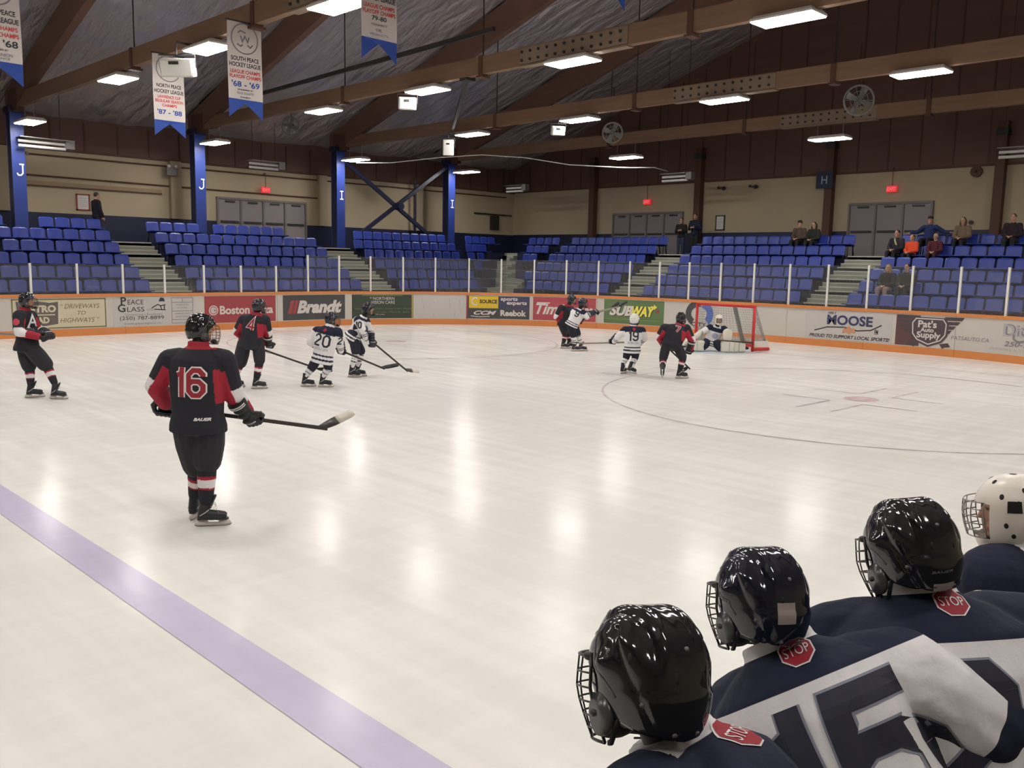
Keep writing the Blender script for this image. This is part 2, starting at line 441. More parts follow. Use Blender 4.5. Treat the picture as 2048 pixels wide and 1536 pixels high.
t = thing('corner_stairs', 'grey concrete steps filling the corner between the two stands', 'stairs', (27, 29.5, 0))
for k, lim, limy, x0, y0, z in CORNER:
    n = 3; zb = z - (.41 if k > 1 else .70)
    for q in range(n - 1):
        z1 = zb + (z - zb) * (q + 1) / n; d_ = .267 * (n - 1 - q)
        MB().box((lim, y0 - d_, z1 - .16), (x0 - d_, y0 + .01, z1)).box((x0 - d_, limy, z1 - .16), (x0 + .01, y0 + .01, z1)).box((lim, y0 - d_ - .012, z1 - .03), (x0 - d_, y0 - d_ + .03, z1 + .006), 1).box((x0 - d_ - .012, limy, z1 - .03), (x0 - d_ + .03, y0 - d_, z1 + .006), 1).build('step', [M_concrete, M_nosing], t)
# walls
struct(MB().box((-16, WALL_Y, 0), (WALL_X + .3, WALL_Y + .3, 6.10)).build('wall_side', M_cream))
struct(MB().box((WALL_X, -8, 0), (WALL_X + .3, WALL_Y, 6.15)).build('wall_end', M_cream))
struct(MB().box((-16, WALL_Y - .05, 6.10), (WALL_X, WALL_Y + .3, 7.75)).build('wall_side_upper', M_brown))
gab = MB(); gp = [(-8, 6.15), (WALL_Y, 6.15), (WALL_Y, 7.6), (RIDGE_Y, roof_z(RIDGE_Y) + .3), (-8, 7.0)]
gab.prism(gp, lambda y, z, k: (WALL_X - .05 + .3 * (1 - k), y, z))
struct(gab.build('wall_end_gable', M_brown))
struct(MB().box((-16, WALL_Y - .03, TOPF), (WALL_X, WALL_Y, 3.78)).build('trim_1', M_navy_dark))
struct(MB().box((WALL_X - .03, -8, TOPF), (WALL_X, WALL_Y - .03, 3.80)).build('trim_2', M_navy_dark))
struct(MB().box((-16, WALL_Y - .06, 6.04), (WALL_X, WALL_Y, 6.12)).box((WALL_X - .06, -8, 6.08), (WALL_X, WALL_Y, 6.17)).build('trim_3', M_colbrown))
struct(MB().box((-16.3, -8.3, -.3), (-16, WALL_Y, 9)).build('wall_left', M_cream))
struct(MB().box((-16, -8.3, -.3), (WALL_X, -8, 7.2)).build('wall_near', M_cream))
# battens on the brown gable and the upper wall (boards with recessed joints)
for nm, rng_, fn in (('trim_4', np.arange(-7.4, WALL_Y, 1.22), 'e'), ('trim_5', np.arange(-3, WALL_X, 1.22), 's')):
    mb = MB()
    for a in rng_:
        if fn == 'e': mb.box((WALL_X - .075, a - .03, 6.17), (WALL_X - .04, a + .03, min(roof_z(a), 13.5) - .3))
        else: mb.box((a - .03, WALL_Y - .085, 6.12), (a + .03, WALL_Y - .04, 7.15))
    struct(mb.build(nm, M_colbrown))
# roof: one foil sheet a bay on each slope, crinkled
XB = [-16, -11.9, -5.4, 1.05] + TRUSS + [WALL_X]
for b0, b1 in zip(XB[:-1], XB[1:]):
    for side in (0, 1):
        ya, yb = (RIDGE_Y, WALL_Y + .1) if side == 0 else (-8.2, RIDGE_Y)
        nx = 14; ny = 40; vs = []; fs = []
        for i in range(nx + 1):
            for j in range(ny + 1):
                x = b0 + (b1 - b0) * i / nx; y = ya + (yb - ya) * j / ny
                sag = -.16 * math.sin(PI * i / nx) * (0.5 + .5 * abs(math.sin(PI * j / 4.0))) + rng.normal(0, .018)
                vs.append((x, y, roof_z(y) - .02 + sag - (0.0)))
        for i in range(nx):
            for j in range(ny):
                a = i * (ny + 1) + j; fs.append((a, a + 1, a + ny + 2, a + ny + 1))
        struct(MB().add(vs, fs).build('ceiling', M_foil, None, True))
struct(MB().add([(-16.3, WALL_Y + .3, roof_z(WALL_Y) + .35), (WALL_X + .3, WALL_Y + .3, roof_z(WALL_Y) + .35), (WALL_X + .3, RIDGE_Y, roof_z(RIDGE_Y) + .35), (-16.3, RIDGE_Y, roof_z(RIDGE_Y) + .35),
                 (-16.3, -8.3, roof_z(-8.3) + .35), (WALL_X + .3, -8.3, roof_z(-8.3) + .35)], [(0, 1, 2, 3), (3, 2, 5, 4)]).build('ceiling_deck', M_brown))
# ------------------------------------------------------------------ doors
def door_set(n, origin, axis, normal, widths, z0, z1, nm):
    """grey double doors in a frame: axis runs along the wall, normal points into the room"""
    o = Vector(origin); ax = Vector(axis); nv = Vector(normal)
    def bx(mb, a0, a1, d0, d1, za, zb, mi=0):
        p = o + ax * a0 + nv * d0; q = o + ax * a1 + nv * d1
        mb.box((min(p.x, q.x), min(p.y, q.y), za), (max(p.x, q.x), max(p.y, q.y), zb), mi)
    W = sum(widths) + .08 * (len(widths) + 1)
    mb = MB(); a = 0.0
    bx(mb, 0, W, .0, .12, z1, z1 + .09)
    for i in range(len(widths) + 1):
        bx(mb, a, a + .08, .0, .12, z0, z1); a += .08 + (widths[i] if i < len(widths) else 0)
    root = struct(mb.build('door_%d' % n, M_door_frame), nm)
    a = .08
    for i, w in enumerate(widths):
        mb = MB(); bx(mb, a + .01, a + w - .01, .02, .075, z0 + .01, z1 - .01); leaf = mb.build('door_leaf', M_door, root)
        mb = MB(); bx(mb, a + .08, a + w - .08, .075, .13, z0 + .98, z0 + 1.06); mb.build('push_bar', M_dark, leaf)
        mb = MB(); bx(mb, a + w * .3, a + w * .75, .075, .12, z1 - .12, z1 - .05); mb.build('door_closer', M_dark, leaf)
        a += w + .08
    return root
door_set(1, (15.62, WALL_Y, 0), (1, 0, 0), (0, -1, 0), [.98] * 4, TOPF, 4.70, 'four grey metal doors in the cream side wall under a red exit sign')
door_set(2, (WALL_X, 28.2, 0), (0, -1, 0), (-1, 0, 0), [.95] * 4, TOPF, 4.72, 'four grey metal doors in the end wall beside the brown column')
door_set(3, (WALL_X, 16.0, 0), (0, -1, 0), (-1, 0, 0), [1.0] * 3, TOPF, 4.82, 'three wide grey metal doors in the end wall above the aisle')

# ------------------------------------------------------------------ columns, trusses
def letter_sheet(root, body, origin, ax, size, m, nrm, name='letter', bold=.03, up=Vector((0, 0, 1))):
    v, f = text2d(body, size, bold); v = v - (v.min(0) + v.max(0)) / 2
    mb = MB(); o = Vector(origin); a = Vector(ax)
    mb.add([o + a * x + up * y + Vector(nrm) * .012 for x, y in v], f)
    return mb.build(name, m, root)
TX = dict(zip(TRUSS, ['J', 'J', 'I', 'I']))
col_l = ['blue steel column with a white letter J left of the standing man', 'blue steel column with a white letter J left of the grey doors', 'blue steel column with a white letter I left of the X brace', 'blue steel column with a white letter I right of the X brace']
for i, X in enumerate(TRUSS):
    t = thing('steel_column', col_l[i], 'column', (X, 33.45, 2.34), 'blue columns behind the stands')
    mb = MB()                     # wide-flange section: two flanges and a web
    mb.box((X - .21, 33.22, 2.3), (X + .21, 33.26, 7.15)).box((X - .21, 33.62, 2.3), (X + .21, 33.66, 7.15)).box((X - .03, 33.26, 2.3), (X + .03, 33.62, 7.15))
    mb.build('shaft', M_blue_steel, t)
    MB().box((X - .2, 33.27, 2.3), (X - .17, 33.61, 7.1)).build('side_plate', M_navy, t)
    MB().box((X - .3, 33.1, 2.3), (X + .3, 33.75, 2.42)).build('base_plate', M_navy, t)
    MB().box((X - .26, 33.15, 6.95), (X + .26, 33.72, 7.16)).build('cap_plate', M_navy, t)
    # serif letter built as strokes
    if TX[X] == 'I': st = [[(-.09, .17), (.09, .17)], [(-.09, -.17), (.09, -.17)], [(0, .17), (0, -.17)]]
    else: st = [[(-.02, .19), (.13, .19)], [(.08, .19), (.08, -.1), (.02, -.17), (-.06, -.17), (-.1, -.1)]]
    v, f = stroke2d(st, .045)
    MB().add([(X + .03 + x, 33.205, 5.07 + y) for x, y in v], f).build('letter', M_whitepaint, t)
for i, y in enumerate([29.42, 23.1, 16.8, 10.4]):
    nm = ['left of the four end-wall doors', 'beside the man standing in the dark jacket', 'carrying the navy H sign', 'at the far right of the end wall'][i]
    t = thing('timber_column', 'dark brown timber column ' + nm, 'column', (WALL_X - .2, y, TOPF), 'brown columns on the end wall')
    MB().box((WALL_X - .36, y - .16, TOPF), (WALL_X - .05, y + .16, 7.6)).build('shaft', M_colbrown, t)
    MB().box((WALL_X - .4, y - .2, TOPF), (WALL_X - .04, y + .2, TOPF + .25)).build('base_plate', M_dark, t)
    MB().box((WALL_X - .4, y - .2, 7.1), (WALL_X - .04, y + .2, 7.35)).build('top_plate', M_dark, t)
# H sign
t = thing('section_sign', 'small navy sign with a pale letter H on the brown column', 'sign', (WALL_X - .42, 16.95, 5.5))
MB().box((WALL_X - .43, 16.58, 5.52), (WALL_X - .38, 17.3, 6.2)).build('panel', M_navy, t)
v, f = stroke2d([[(-.1, -.16), (-.1, .16)], [(.1, -.16), (.1, .16)], [(-.1, 0), (.1, 0)]], .05)
MB().add([(WALL_X - .44, 16.94 - x, 5.86 + y) for x, y in v], f).build('letter', mat('letter_blue', lin(160, 175, 205), .6), t)

def rafter_low(y): return 8.28 + SLOPE * (28.5 - y) if y > RIDGE_Y else 8.28 + SLOPE * (28.5 - 2 * RIDGE_Y + y)
tr_l = ['timber roof truss nearest the camera, carrying the banners', 'timber roof truss second from the camera with a bolted splice', 'timber roof truss third from the camera', 'timber roof truss farthest away, close to the end wall']
for i, X in enumerate([1.05] + TRUSS):
    vis = i > 0
    t = thing('roof_truss', tr_l[i - 1] if vis else 'timber roof truss overhead, beyond the top of the picture', 'truss', (X, RIDGE_Y, 7.1), 'timber roof trusses')
    zc0, zc1 = 7.10, 7.54
    MB().box((X - .09, -5.2, zc0), (X + .09, 33.6, zc1)).build('bottom_chord', M_wood, t)
    for s in (1, -1):
        yb, yt = (33.9, RIDGE_Y) if s == 1 else (-5.9, RIDGE_Y)
        mb = MB(); pts = [(yb, max(rafter_low(yb), 6.85)), (yt, rafter_low(yt)), (yt, roof_z(yt) - .15), (yb, roof_z(yb) - .15)]
        mb.prism(pts, lambda y, z, k: (X - .12 + .24 * k, y, z)); mb.build('rafter', M_wood2, t)
        # steel shoe where rafter, chord and column meet
        ye = 33.2 if s == 1 else -5.2
        MB().box((X - .14, ye - .5, 6.98), (X + .14, ye + .4, 7.7)).build('shoe_plate', M_colbrown, t)
    for y in (23.36, 17.1, 10.67, 4.3):
        h = MB().box((X - .115, y - .07, zc0 - .05), (X + .115, y + .07, zc1 + .02)).box((X - .16, y - .1, zc0 - .09), (X + .16, y + .1, zc0 - .04)).build('hanger_clamp', M_colbrown, t)
        MB().cyl((X, y, zc1), (X, y, rafter_low(y) + .1), .018, 8).build('hanger_rod', M_dark, h)
    if vis:
        sp = MB().box((X - .105, 12.3, zc0 + .03), (X - .09, 15.65, zc1 - .03)).box((X + .09, 12.3, zc0 + .03), (X + .105, 15.65, zc1 - .03)).box((X - .12, 12.3, zc0 - .03), (X + .12, 15.65, zc0)).build('splice_plate', mat('splice_grey', lin(128, 110, 92), .55), t)
        bm_ = None
        for a in np.arange(12.5, 15.6, .28):
            for z in (zc0 + .12, zc0 + .32):
                b_ = MB().cyl((X - .105, a, z), (X - .135, a, z), .035, 8)
                if bm_ is None:
                    bm_ = b_.build('bolt', M_dark, sp); first = (a, z)
                else:
                    c = bm_.copy(); COL.objects.link(c); c.location = (0, a - first[0], z - first[1])
# steel tie bar parallel to the chords, and the strut between trusses
t = thing('tie_bar', 'dark steel tie bar running across the bay between the first two trusses', 'bar', (13.6, 22, 8.0))
MB().bar((13.66, 29.5, 7.8), (13.66, 16.4, 8.07), .08, .11).build('bar', M_dark, t)
MB().box((13.6, 29.3, 7.7), (13.8, 29.7, 7.95)).build('end_bracket', M_dark, t)
t = thing('sway_brace', 'dark slanting steel brace joining the second and third roof trusses', 'brace', (13.95, 17.7, 7.1))
MB().bar((13.95, 17.7, 7.1), (20.42, 25.8, 7.2), .1, .14).build('bar', M_dark, t)
MB().cbox((14.02, 17.78, 7.08), (.3, .3, .1)).build('end_bracket', M_dark, t)
# X brace
t = thing('cross_brace', 'dark navy steel X brace between the two blue columns marked I', 'brace', (23.6, 33.5, 3.6))
MB().bar((20.62, 33.5, 6.7), (25.75, 33.5, 3.45), .12, .17).build('diagonal', M_navy_dark, t)
MB().bar((26.65, 33.38, 6.85), (21.5, 33.38, 3.4), .12, .17).build('diagonal', M_navy_dark, t)
MB().cyl((23.75, 33.2, 4.78), (23.75, 33.6, 4.78), .17, 12).build('gusset', M_navy_dark, t)

# pilasters, rails, conduits and small fittings on the walls
for n_, x in ((6, 7.5), (7, 13.84), (8, 20.75), (9, 26.4)):
    struct(MB().box((x - .22, WALL_Y - .22, 3.78), (x + .22, WALL_Y, 6.05)).build('trim_%d' % n_, M_cream2))
def simple(name, label, cat, build, group=None, loc=(0, 0, 0)):
    t = thing(name, label, cat, loc, group); build(t); return t
simple('downpipe', 'thin navy pipe standing against the cream wall behind the X brace', 'pipe', lambda t: (MB().cyl((26.0, 35.0, 3.7), (26.0, 35.0, 6.3), .06, 10).build('pipe', M_navy_dark, t), MB().cbox((26, 35.15, 5.5), (.16, .3, .06)).build('clip', M_dark, t)), loc=(26, 35.0, 3.7))
simple('conduit', 'long thin conduit along the cream side wall ending at the grey doors', 'pipe', lambda t: (MB().cyl((2, WALL_Y - .06, 5.15), (20.6, WALL_Y - .06, 5.02), .028, 8).build('pipe', M_colbrown, t), MB().cyl((20.6, WALL_Y - .05, 5.02), (20.6, WALL_Y - .05, 5.9), .028, 8).build('riser', M_colbrown, t)), loc=(11, WALL_Y - .06, 5.1))
simple('conduit', 'thin conduit running just under the brown boards of the side wall', 'pipe', lambda t: (MB().cyl((2, WALL_Y - .06, 5.86), (32.6, WALL_Y - .06, 5.81), .03, 8).build('pipe', M_colbrown, t), MB().cbox((8.4, WALL_Y - .05, 5.86), (.1, .1, .1)).build('junction_box', M_grey_pl, t)), loc=(17, WALL_Y - .06, 5.85))
simple('wall_rail', 'long brown plank rail fixed along the cream wall over the poster', 'rail', lambda t: (MB().box((8.0, WALL_Y - .06, 4.74), (13.3, WALL_Y - .01, 4.90)).build('plank', mat('plank_tan', lin(150, 128, 100), .7), t), MB().box((8.0, WALL_Y - .08, 4.72), (13.3, WALL_Y - .05, 4.76)).build('ledge', M_colbrown, t)), loc=(10.6, WALL_Y - .04, 4.74))
M_paper = mat('poster_paper', lin(206, 202, 196), .6)
def poster(label, o, ax, w, h, fm, nrm):
    t = thing('framed_poster', label, 'poster', o)
    O = Vector(o); A = Vector(ax); N = Vector(nrm)
    def bx(a0, a1, z0, z1, d0, d1):
        p = O + A * a0 + N * d0 + Vector((0, 0, z0)); q = O + A * a1 + N * d1 + Vector((0, 0, z1))
        return (min(p.x, q.x), min(p.y, q.y), p.z), (max(p.x, q.x), max(p.y, q.y), q.z)
    MB().box(*bx(.02, w - .02, .02, h - .02, .01, .03)).build('sheet', M_paper, t)
    mb = MB()
    for q in (bx(0, .05, 0, h, 0, .045), bx(w - .05, w, 0, h, 0, .045), bx(0, w, 0, .05, 0, .045), bx(0, w, h - .05, h, 0, .045)): mb.box(*q)
    mb.build('frame', fm, t)
    mb = MB()
    for i in range(5): mb.box(*bx(.1, w - .1 - .06 * (i % 2), h * (.25 + .12 * i), h * (.25 + .12 * i) + .012, .03, .032))
    mb.build('printed_lines', mat('print_grey', lin(150, 146, 142), .6), t)
poster('white notice in a red frame on the cream wall beside the standing man', (10.02, WALL_Y, 3.92), (1, 0, 0), .5, .62, mat('frame_red', lin(140, 60, 52), .5), (0, -1, 0))
poster('white notice in a dark frame on the end wall beside the brown column', (WALL_X, 22.25, 3.9), (0, -1, 0), .48, .68, M_dark, (-1, 0, 0))
def exit_sign(label, o, ax, nrm, zt):
    t = thing('exit_sign', label, 'sign', o)
    O = Vector(o); A = Vector(ax); N = Vector(nrm)
    p = O - A * .2 - Vector((0, 0, .12)); q = O + A * .2 + N * .08 + Vector((0, 0, .12))
    MB().box((min(p.x, q.x), min(p.y, q.y), p.z), (max(p.x, q.x), max(p.y, q.y), q.z)).build('box', M_red_exit, t)
    letter_sheet(t, 'EXIT', O + N * .085, ax, .17, mat('exit_letter', lin(236, 90, 96), .5, emit=((1, .25, .25), .5)), nrm, 'lettering')
    MB().cyl(O + N * .04 + Vector((0, 0, .12)), O + N * .04 + Vector((0, 0, zt)), .012, 6).bar(O + N * .04 + Vector((0, 0, zt)), O - N * .18 + Vector((0, 0, zt)), .03, .03).bar(O + N * .01, O - N * .17, .06, .06).build('hanger', M_dark, t)
exit_sign('red lit exit sign over the four doors in the side wall', (17.85, WALL_Y - .15, 5.2), (1, 0, 0), (0, -1, 0), .7)
exit_sign('red lit exit sign over the four doors in the end wall', (WALL_X - .12, 26.05, 5.3), (0, -1, 0), (-1, 0, 0), .8)
exit_sign('red lit exit sign over the three doors in the end wall', (WALL_X - .12, 14.27, 5.4), (0, -1, 0), (-1, 0, 0), .8)
simple('emergency_light', 'grey emergency light box on the pilaster left of the J column', 'light', lambda t: (MB().cbox((13.6, WALL_Y - .32, 5.62), (.42, .18, .3)).build('box', M_grey_pl, t), MB().ball((13.45, WALL_Y - .44, 5.82), .07).ball((13.75, WALL_Y - .44, 5.82), .07).build('lamp_head', M_house, t)), loc=(13.6, WALL_Y - .3, 5.5))
simple('electrical_panel', 'dark grey electrical panel on the wall near the corner of the hall', 'panel', lambda t: (MB().cbox((31.7, WALL_Y - .1, 4.4), (.55, .16, .75)).build('box', M_dark, t), MB().cbox((31.7, WALL_Y - .19, 4.4), (.46, .02, .65)).build('cover', M_dark, t)), loc=(31.7, WALL_Y - .1, 4.0))
simple('hand_rail', 'dark horizontal rail on the cream wall beside the corner', 'rail', lambda t: (MB().cyl((30.2, WALL_Y - .1, 4.86), (33.0, WALL_Y - .1, 4.84), .035, 8).build('rail', M_dark, t), MB().cbox((31, WALL_Y - .06, 4.86), (.05, .12, .08)).cbox((32.4, WALL_Y - .06, 4.85), (.05, .12, .08)).build('bracket', M_dark, t)), loc=(31.6, WALL_Y - .1, 4.8))
simple('alarm_bell', 'small round dark alarm bell on the cream wall beneath the brown gable', 'bell', lambda t: (MB().cyl((WALL_X - .14, 11.25, 5.9), (WALL_X - .02, 11.25, 5.9), .2, 20).build('gong', M_colbrown, t), MB().ball((WALL_X - .15, 11.25, 5.9), .05).build('centre_nut', M_dark, t)), loc=(WALL_X - .08, 11.25, 5.7))
simple('wall_socket', 'small dark round fitting on the cream wall by the seated woman', 'fitting', lambda t: (MB().cyl((WALL_X - .08, 11.3, 4.07), (WALL_X - .01, 11.3, 4.07), .08, 12).build('cover', M_dark, t), MB().ball((WALL_X - .08, 11.3, 4.07), .03).build('button', M_colbrown, t)), loc=(WALL_X, 11.3, 4.0))
for lb, y, z in (('small dark camera on a bracket hung beside the brown column', 21.8, 5.75), ('pair of small dark spotlights on the cream end wall left of the H sign', 20.2, 5.75)):
    simple('wall_camera', lb, 'fitting', lambda t: (MB().ball((WALL_X - .2, y, z), .09).ball((WALL_X - .2, y + .28, z + .04), .06).build('body', M_dark, t), MB().box((WALL_X - .2, y - .02, z + .0), (WALL_X - .02, y + .3, z + .04)).build('bracket', M_dark, t)), loc=(WALL_X - .2, y, z))

# ------------------------------------------------------------------ lamps
def lamp(X, y, z, label, drop, lx=.62, ly=1.3):
    t = thing('ceiling_lamp', label, 'lamp', (X, y, z), 'long white fluorescent lamps')
    mb = MB(); mb.loft([[(X + sx * a, y + sy * b, zz) for sx, sy in ((-1, -1), (1, -1), (1, 1), (-1, 1))] for a, b, zz in ((lx / 2, ly / 2, z + .01), (lx / 2, ly / 2, z + .05), (lx / 2 - .08, ly / 2 - .06, z + .12))])
    mb.build('housing', M_house, t)
    MB().box((X - lx / 2 + .02, y - ly / 2 + .02, z - .012), (X + lx / 2 - .02, y + ly / 2 - .02, z + .012)).build('lens', M_lens, t)
    mb = MB()
    for q in (-.45, .45): mb.cyl((X, y + q, z + .1), (X, y + q, z + drop + .02), .014, 6)
    mb.build('hanger', M_grey_pl, t)
tn = {7.5: 'the truss nearest the camera', 13.95: 'the second truss', 20.42: 'the third truss', 26.85: 'the farthest truss'}
lamp_y = {7.5: [(31.85, 6.5), (24.5, 6.92), (19.3, 6.94), (14.05, 6.93)], 13.95: [(31.96, 6.52), (24.57, 6.93), (19.36, 6.95), (14.0, 6.97), (8.5, 7.0)],
          20.42: [(32.1, 6.5), (24.65, 6.93), (19.4, 6.95), (13.95, 6.97), (8.47, 7.0)], 26.85: [(32.15, 6.52), (22.5, 6.55), (13.87, 6.58)]}
pos = ['by the blue column', 'second lamp from the blue column', 'third lamp from the blue column', 'fourth lamp from the blue column', 'fifth lamp from the blue column']
for X, L in lamp_y.items():
    for i, (y, z) in enumerate(L):
        lamp(X, y, z, 'bright white fluorescent lamp under %s, %s' % (tn[X], pos[i]), 7.1 - z + .02)
for X in (7.5, 1.05, -5.4):
    for y in ((8.6, 3.2, -2.2) if X == 7.5 else (31.8, 24.5, 19.3, 14.0, 8.6, 3.2, -2.2)):
        lamp(X, y, 6.94, 'bright white fluorescent lamp overhead, beyond the picture edge', .16)
for X in (13.95, 20.42, 26.85):
    for y in ((3.2, -2.2) if X < 26 else (5.0, -2.2)):
        lamp(X, y, 6.94, 'bright white fluorescent lamp overhead, beyond the picture edge', .16)

# fans, floodlights, tube heaters
def fan(label, c, r=.36):
    t = thing('ceiling_fan', label, 'fan', c, 'round air fans under the roof')
    X, y, z = c; d = Vector((-.8, -.6, -.1)).normalized(); s, _, u = basis(d)
    C0 = Vector(c)
    rim = MB().tube([C0 + (s * math.cos(a) + u * math.sin(a)) * r for a in np.linspace(0, 2 * PI, 25)], .03, 6); rim.build('rim', M_grey_pl, t)
    mb = MB()
    for q in (.3, .6): mb.tube([C0 + d * .04 + (s * math.cos(a) + u * math.sin(a)) * r * q for a in np.linspace(0, 2 * PI, 21)], .008, 5)
    for k in range(10):
        a = 2 * PI * k / 10; mb.cyl(C0 + d * .06, C0 + (s * math.cos(a) + u * math.sin(a)) * r, .008, 5)
    mb.build('guard', M_grey_pl, t)
    MB().cyl(C0 - d * .22, C0 - d * .02, .1, 12).build('motor', M_dark, t)
    for k in range(4):
        a = 2 * PI * k / 4 + .4; v1 = s * math.cos(a) + u * math.sin(a); v2 = -s * math.sin(a) + u * math.cos(a)
        MB().prism([(0.05, -.05), (r * .9, -.1), (r * .9, .1), (.05, .05)], lambda p, q, kk: C0 + v1 * p + v2 * q + d * (q * .35 + .01 * kk)).build('blade', M_grey_pl, t)
    zt = min(roof_z(y) - .1, z + 1.6)
    MB().cyl(C0 - d * .12, (X + .1, y + .07, zt), .02, 6).build('stem', M_dark, t)
fan('round dark air fan hanging beyond the first truss, left of the banners', (10.7, 34.4, 7.85 - .1))
fan('round dark air fan hanging behind the second blue column', (17.2, 32.0, 7.54))
fan('round air fan hanging right of the small white floodlight', (23.8, 20.76, 7.05))
fan('round pale air fan hanging under the third truss at the right', (23.8, 11.54, 7.18), .42)
def flood(label, c, yaw, tilt, w=.62, h=.4, glow=.0):
    t = thing('floodlight', label, 'floodlight', c, 'white floodlights on the trusses')
    M = Matrix.Translation(c) @ Matrix.Rotation(yaw, 4, 'Z') @ Matrix.Rotation(tilt, 4, 'X')
    def tr(mb): mb.v = [tuple(M @ Vector(p)) for p in mb.v]; return mb
    b_ = tr(MB().box((-w / 2, -.02, -h / 2), (w / 2, .2, h / 2))).build('case', M_house, t); bevel(b_, .03)
    tr(MB().box((-w / 2 + .04, -.035, -h / 2 + .04), (w / 2 - .04, -.015, h / 2 - .04))).build('glass', M_whitepaint, t)
    tr(MB().box((-w * .2, -.045, h / 2 - .12), (w * .1, -.03, h / 2 - .05))).build('grip', M_dark, t)
    tr(MB().tube([(-w / 2 - .03, .1, 0), (-w / 2 - .03, .1, h / 2 + .08), (w / 2 + .03, .1, h / 2 + .08), (w / 2 + .03, .1, 0)], .016, 6)).build('bracket', M_dark, t)
    tx = min(TRUSS, key=lambda q: abs(q - c[0])); top = M @ Vector((0, .1, h / 2 + .08)); MB().bar(top, (top.x, top.y, 7.06), .03, .03, (1, 0, 0)).bar((top.x, top.y, 7.07), (tx, top.y, 7.07), .04, .05).build('mounting_arm', M_dark, t)
flood('large white floodlight with a dark rim in front of the second banner', (6.95, 19.75, 6.5), -.85, .25, .78, .4)
flood('white floodlight beneath a lamp of the second truss', (13.8, 20.06, 6.67), -.6, .2, .5, .34)
flood('small white floodlight beneath a lamp of the third truss', (20.3, 20.22, 6.67), -.6, .2, .45, .3)
flood('white floodlight tilted on end beside the farthest I column', (20.2, 25.75, 6.5), -.7, .55, .42, .58)
def heater(label, c, ax, l):
    t = thing('tube_heater', label, 'heater', c, 'tube heaters over the stands')
    C0 = Vector(c); A = Vector(ax)
    MB().cyl(C0 - A * l / 2, C0 + A * l / 2, .05, 10).cyl(C0 - A * l / 2 + Vector((0, 0, -.16)), C0 + A * l / 2 + Vector((0, 0, -.16)), .05, 10).build('tube', M_house, t)
    MB().bar(C0 - A * l / 2 + Vector((0, 0, .12)), C0 + A * l / 2 + Vector((0, 0, .12)), .5, .02).build('reflector', M_steel, t)
    MB().cbox(C0 + A * (l / 2 + .12), (.28, .28, .3)).build('burner', M_grey_pl, t)
    mb = MB()
    for q in (-.4, .4): mb.cyl(C0 + A * l * q + Vector((0, 0, .12)), Vector(((C0 + A * l * q).x, (C0 + A * l * q).y, roof_z((C0 + A * l * q).y) - .1)), .01, 5)
    mb.build('hanger', M_dark, t)
heater('grey tube heater hanging across the leftmost blue column', (8.2, 33.0, 6.03), (1, 0, 0), 1.5)
heater('grey tube heater hanging over the four side-wall doors', (16.85, 33.5, 6.1), (1, 0, 0), 1.3)
heater('grey tube heater hanging left of the H column', (30, 22.3, 6.05), (0, -1, 0), 1.3)
heater('grey tube heater hanging at the far right over the stands', (30, 8.9, 6.15), (0, -1, 0), 1.3)
heater('dim tube heater hanging in the dark corner of the hall', (30, 32.0, 6.0), (0, -1, 0), 1.2)
cab = [(20.6, 32.3, 6.42), (21.5, 31.0, 6.42), (22.5, 29.0, 6.6), (23.8, 27.8, 6.75), (25.0, 26.4, 6.65), (26.0, 24.8, 6.35), (27.0, 22.8, 6.2), (28.5, 22.3, 6.30), (29.6, 22.4, 6.25)]
o = MB().tube(cab, .022, 6).build('hanging_cable', M_whitepaint, None, True); tag(o, 'thin white cable sagging from the third truss towards the end wall', 'cable')

# ------------------------------------------------------------------ banners
M_ban = mat('banner_white', lin(188, 180, 175), .75); M_banb = mat('banner_blue', lin(30, 62, 140), .75)
M_bk = mat('banner_black', lin(40, 38, 48), .7); M_brd = mat('banner_red', lin(190, 52, 50), .7); M_bgy = mat('banner_grey', lin(118, 114, 120), .7)
def banner(label, c, lines, emblem=True, w=.78, hb=1.56):
    """cloth banner hanging in the plane across the rink's length; its face looks at the near side"""
    X, y, zt = c
    t = thing('championship_banner', label, 'banner', (X, y, zt), 'hanging banners')
    def P(u, v, off=0.0): return (X + u, y - off + .012 * math.sin(u * 7 + v * 3), zt + v)
    nx, ny = 8, 14; vs = []; fs = []
    for i in range(nx + 1):
        for j in range(ny + 1): vs.append(P(-w / 2 + w * i / nx, -hb * j / ny))
    for i in range(nx):
        for j in range(ny): a = i * (ny + 1) + j; fs.append((a, a + 1, a + ny + 2, a + ny + 1))
    MB().add(vs, fs).build('cloth', M_ban, t, True)
    tail = [(-w / 2, -hb), (-w / 2, -hb - .38), (-w * .22, -hb - .2), (0, -hb - .08), (w * .22, -hb - .2), (w / 2, -hb - .38), (w / 2, -hb)]
    MB().add([P(*q) for q in tail], [(0, 1, 2), (0, 2, 3), (0, 3, 6), (3, 4, 6), (4, 5, 6)]).build('tail', M_banb, t)
    MB().cyl((X - w / 2 - .03, y, zt), (X + w / 2 + .03, y, zt), .02, 8).build('rod', M_dark, t)
    if emblem:
        v, f = stroke2d([[(.3 * math.cos(a), .3 * math.sin(a)) for a in np.linspace(0, 2 * PI, 33)]], .025)
        MB().add([P(a, b - .33, .006) for a, b in v], f).build('emblem_ring', M_bgy, t)
        v, f = stroke2d([[(-.16, .1), (-.1, .15), (.02, .12)], [(-.1, .05), (-.06, -.06), (.0, .05), (.06, -.06), (.1, .05)], [(-.18, -.12), (-.1, -.16), (-.05, -.12)], [(.05, -.12), (.12, -.16), (.18, -.1)]], .03)
        MB().add([P(a, b - .33, .006) for a, b in v], f).build('emblem_marks', M_bgy, t)
    for body, z, h, ww, m in lines:
        v, f = fit_text(body, ww * w, h, bold=.02); v, f = tri_clean(v, f, .1)
        MB().add([P(a, b + z, .008) for a, b in v], f).build('lettering', m, t)
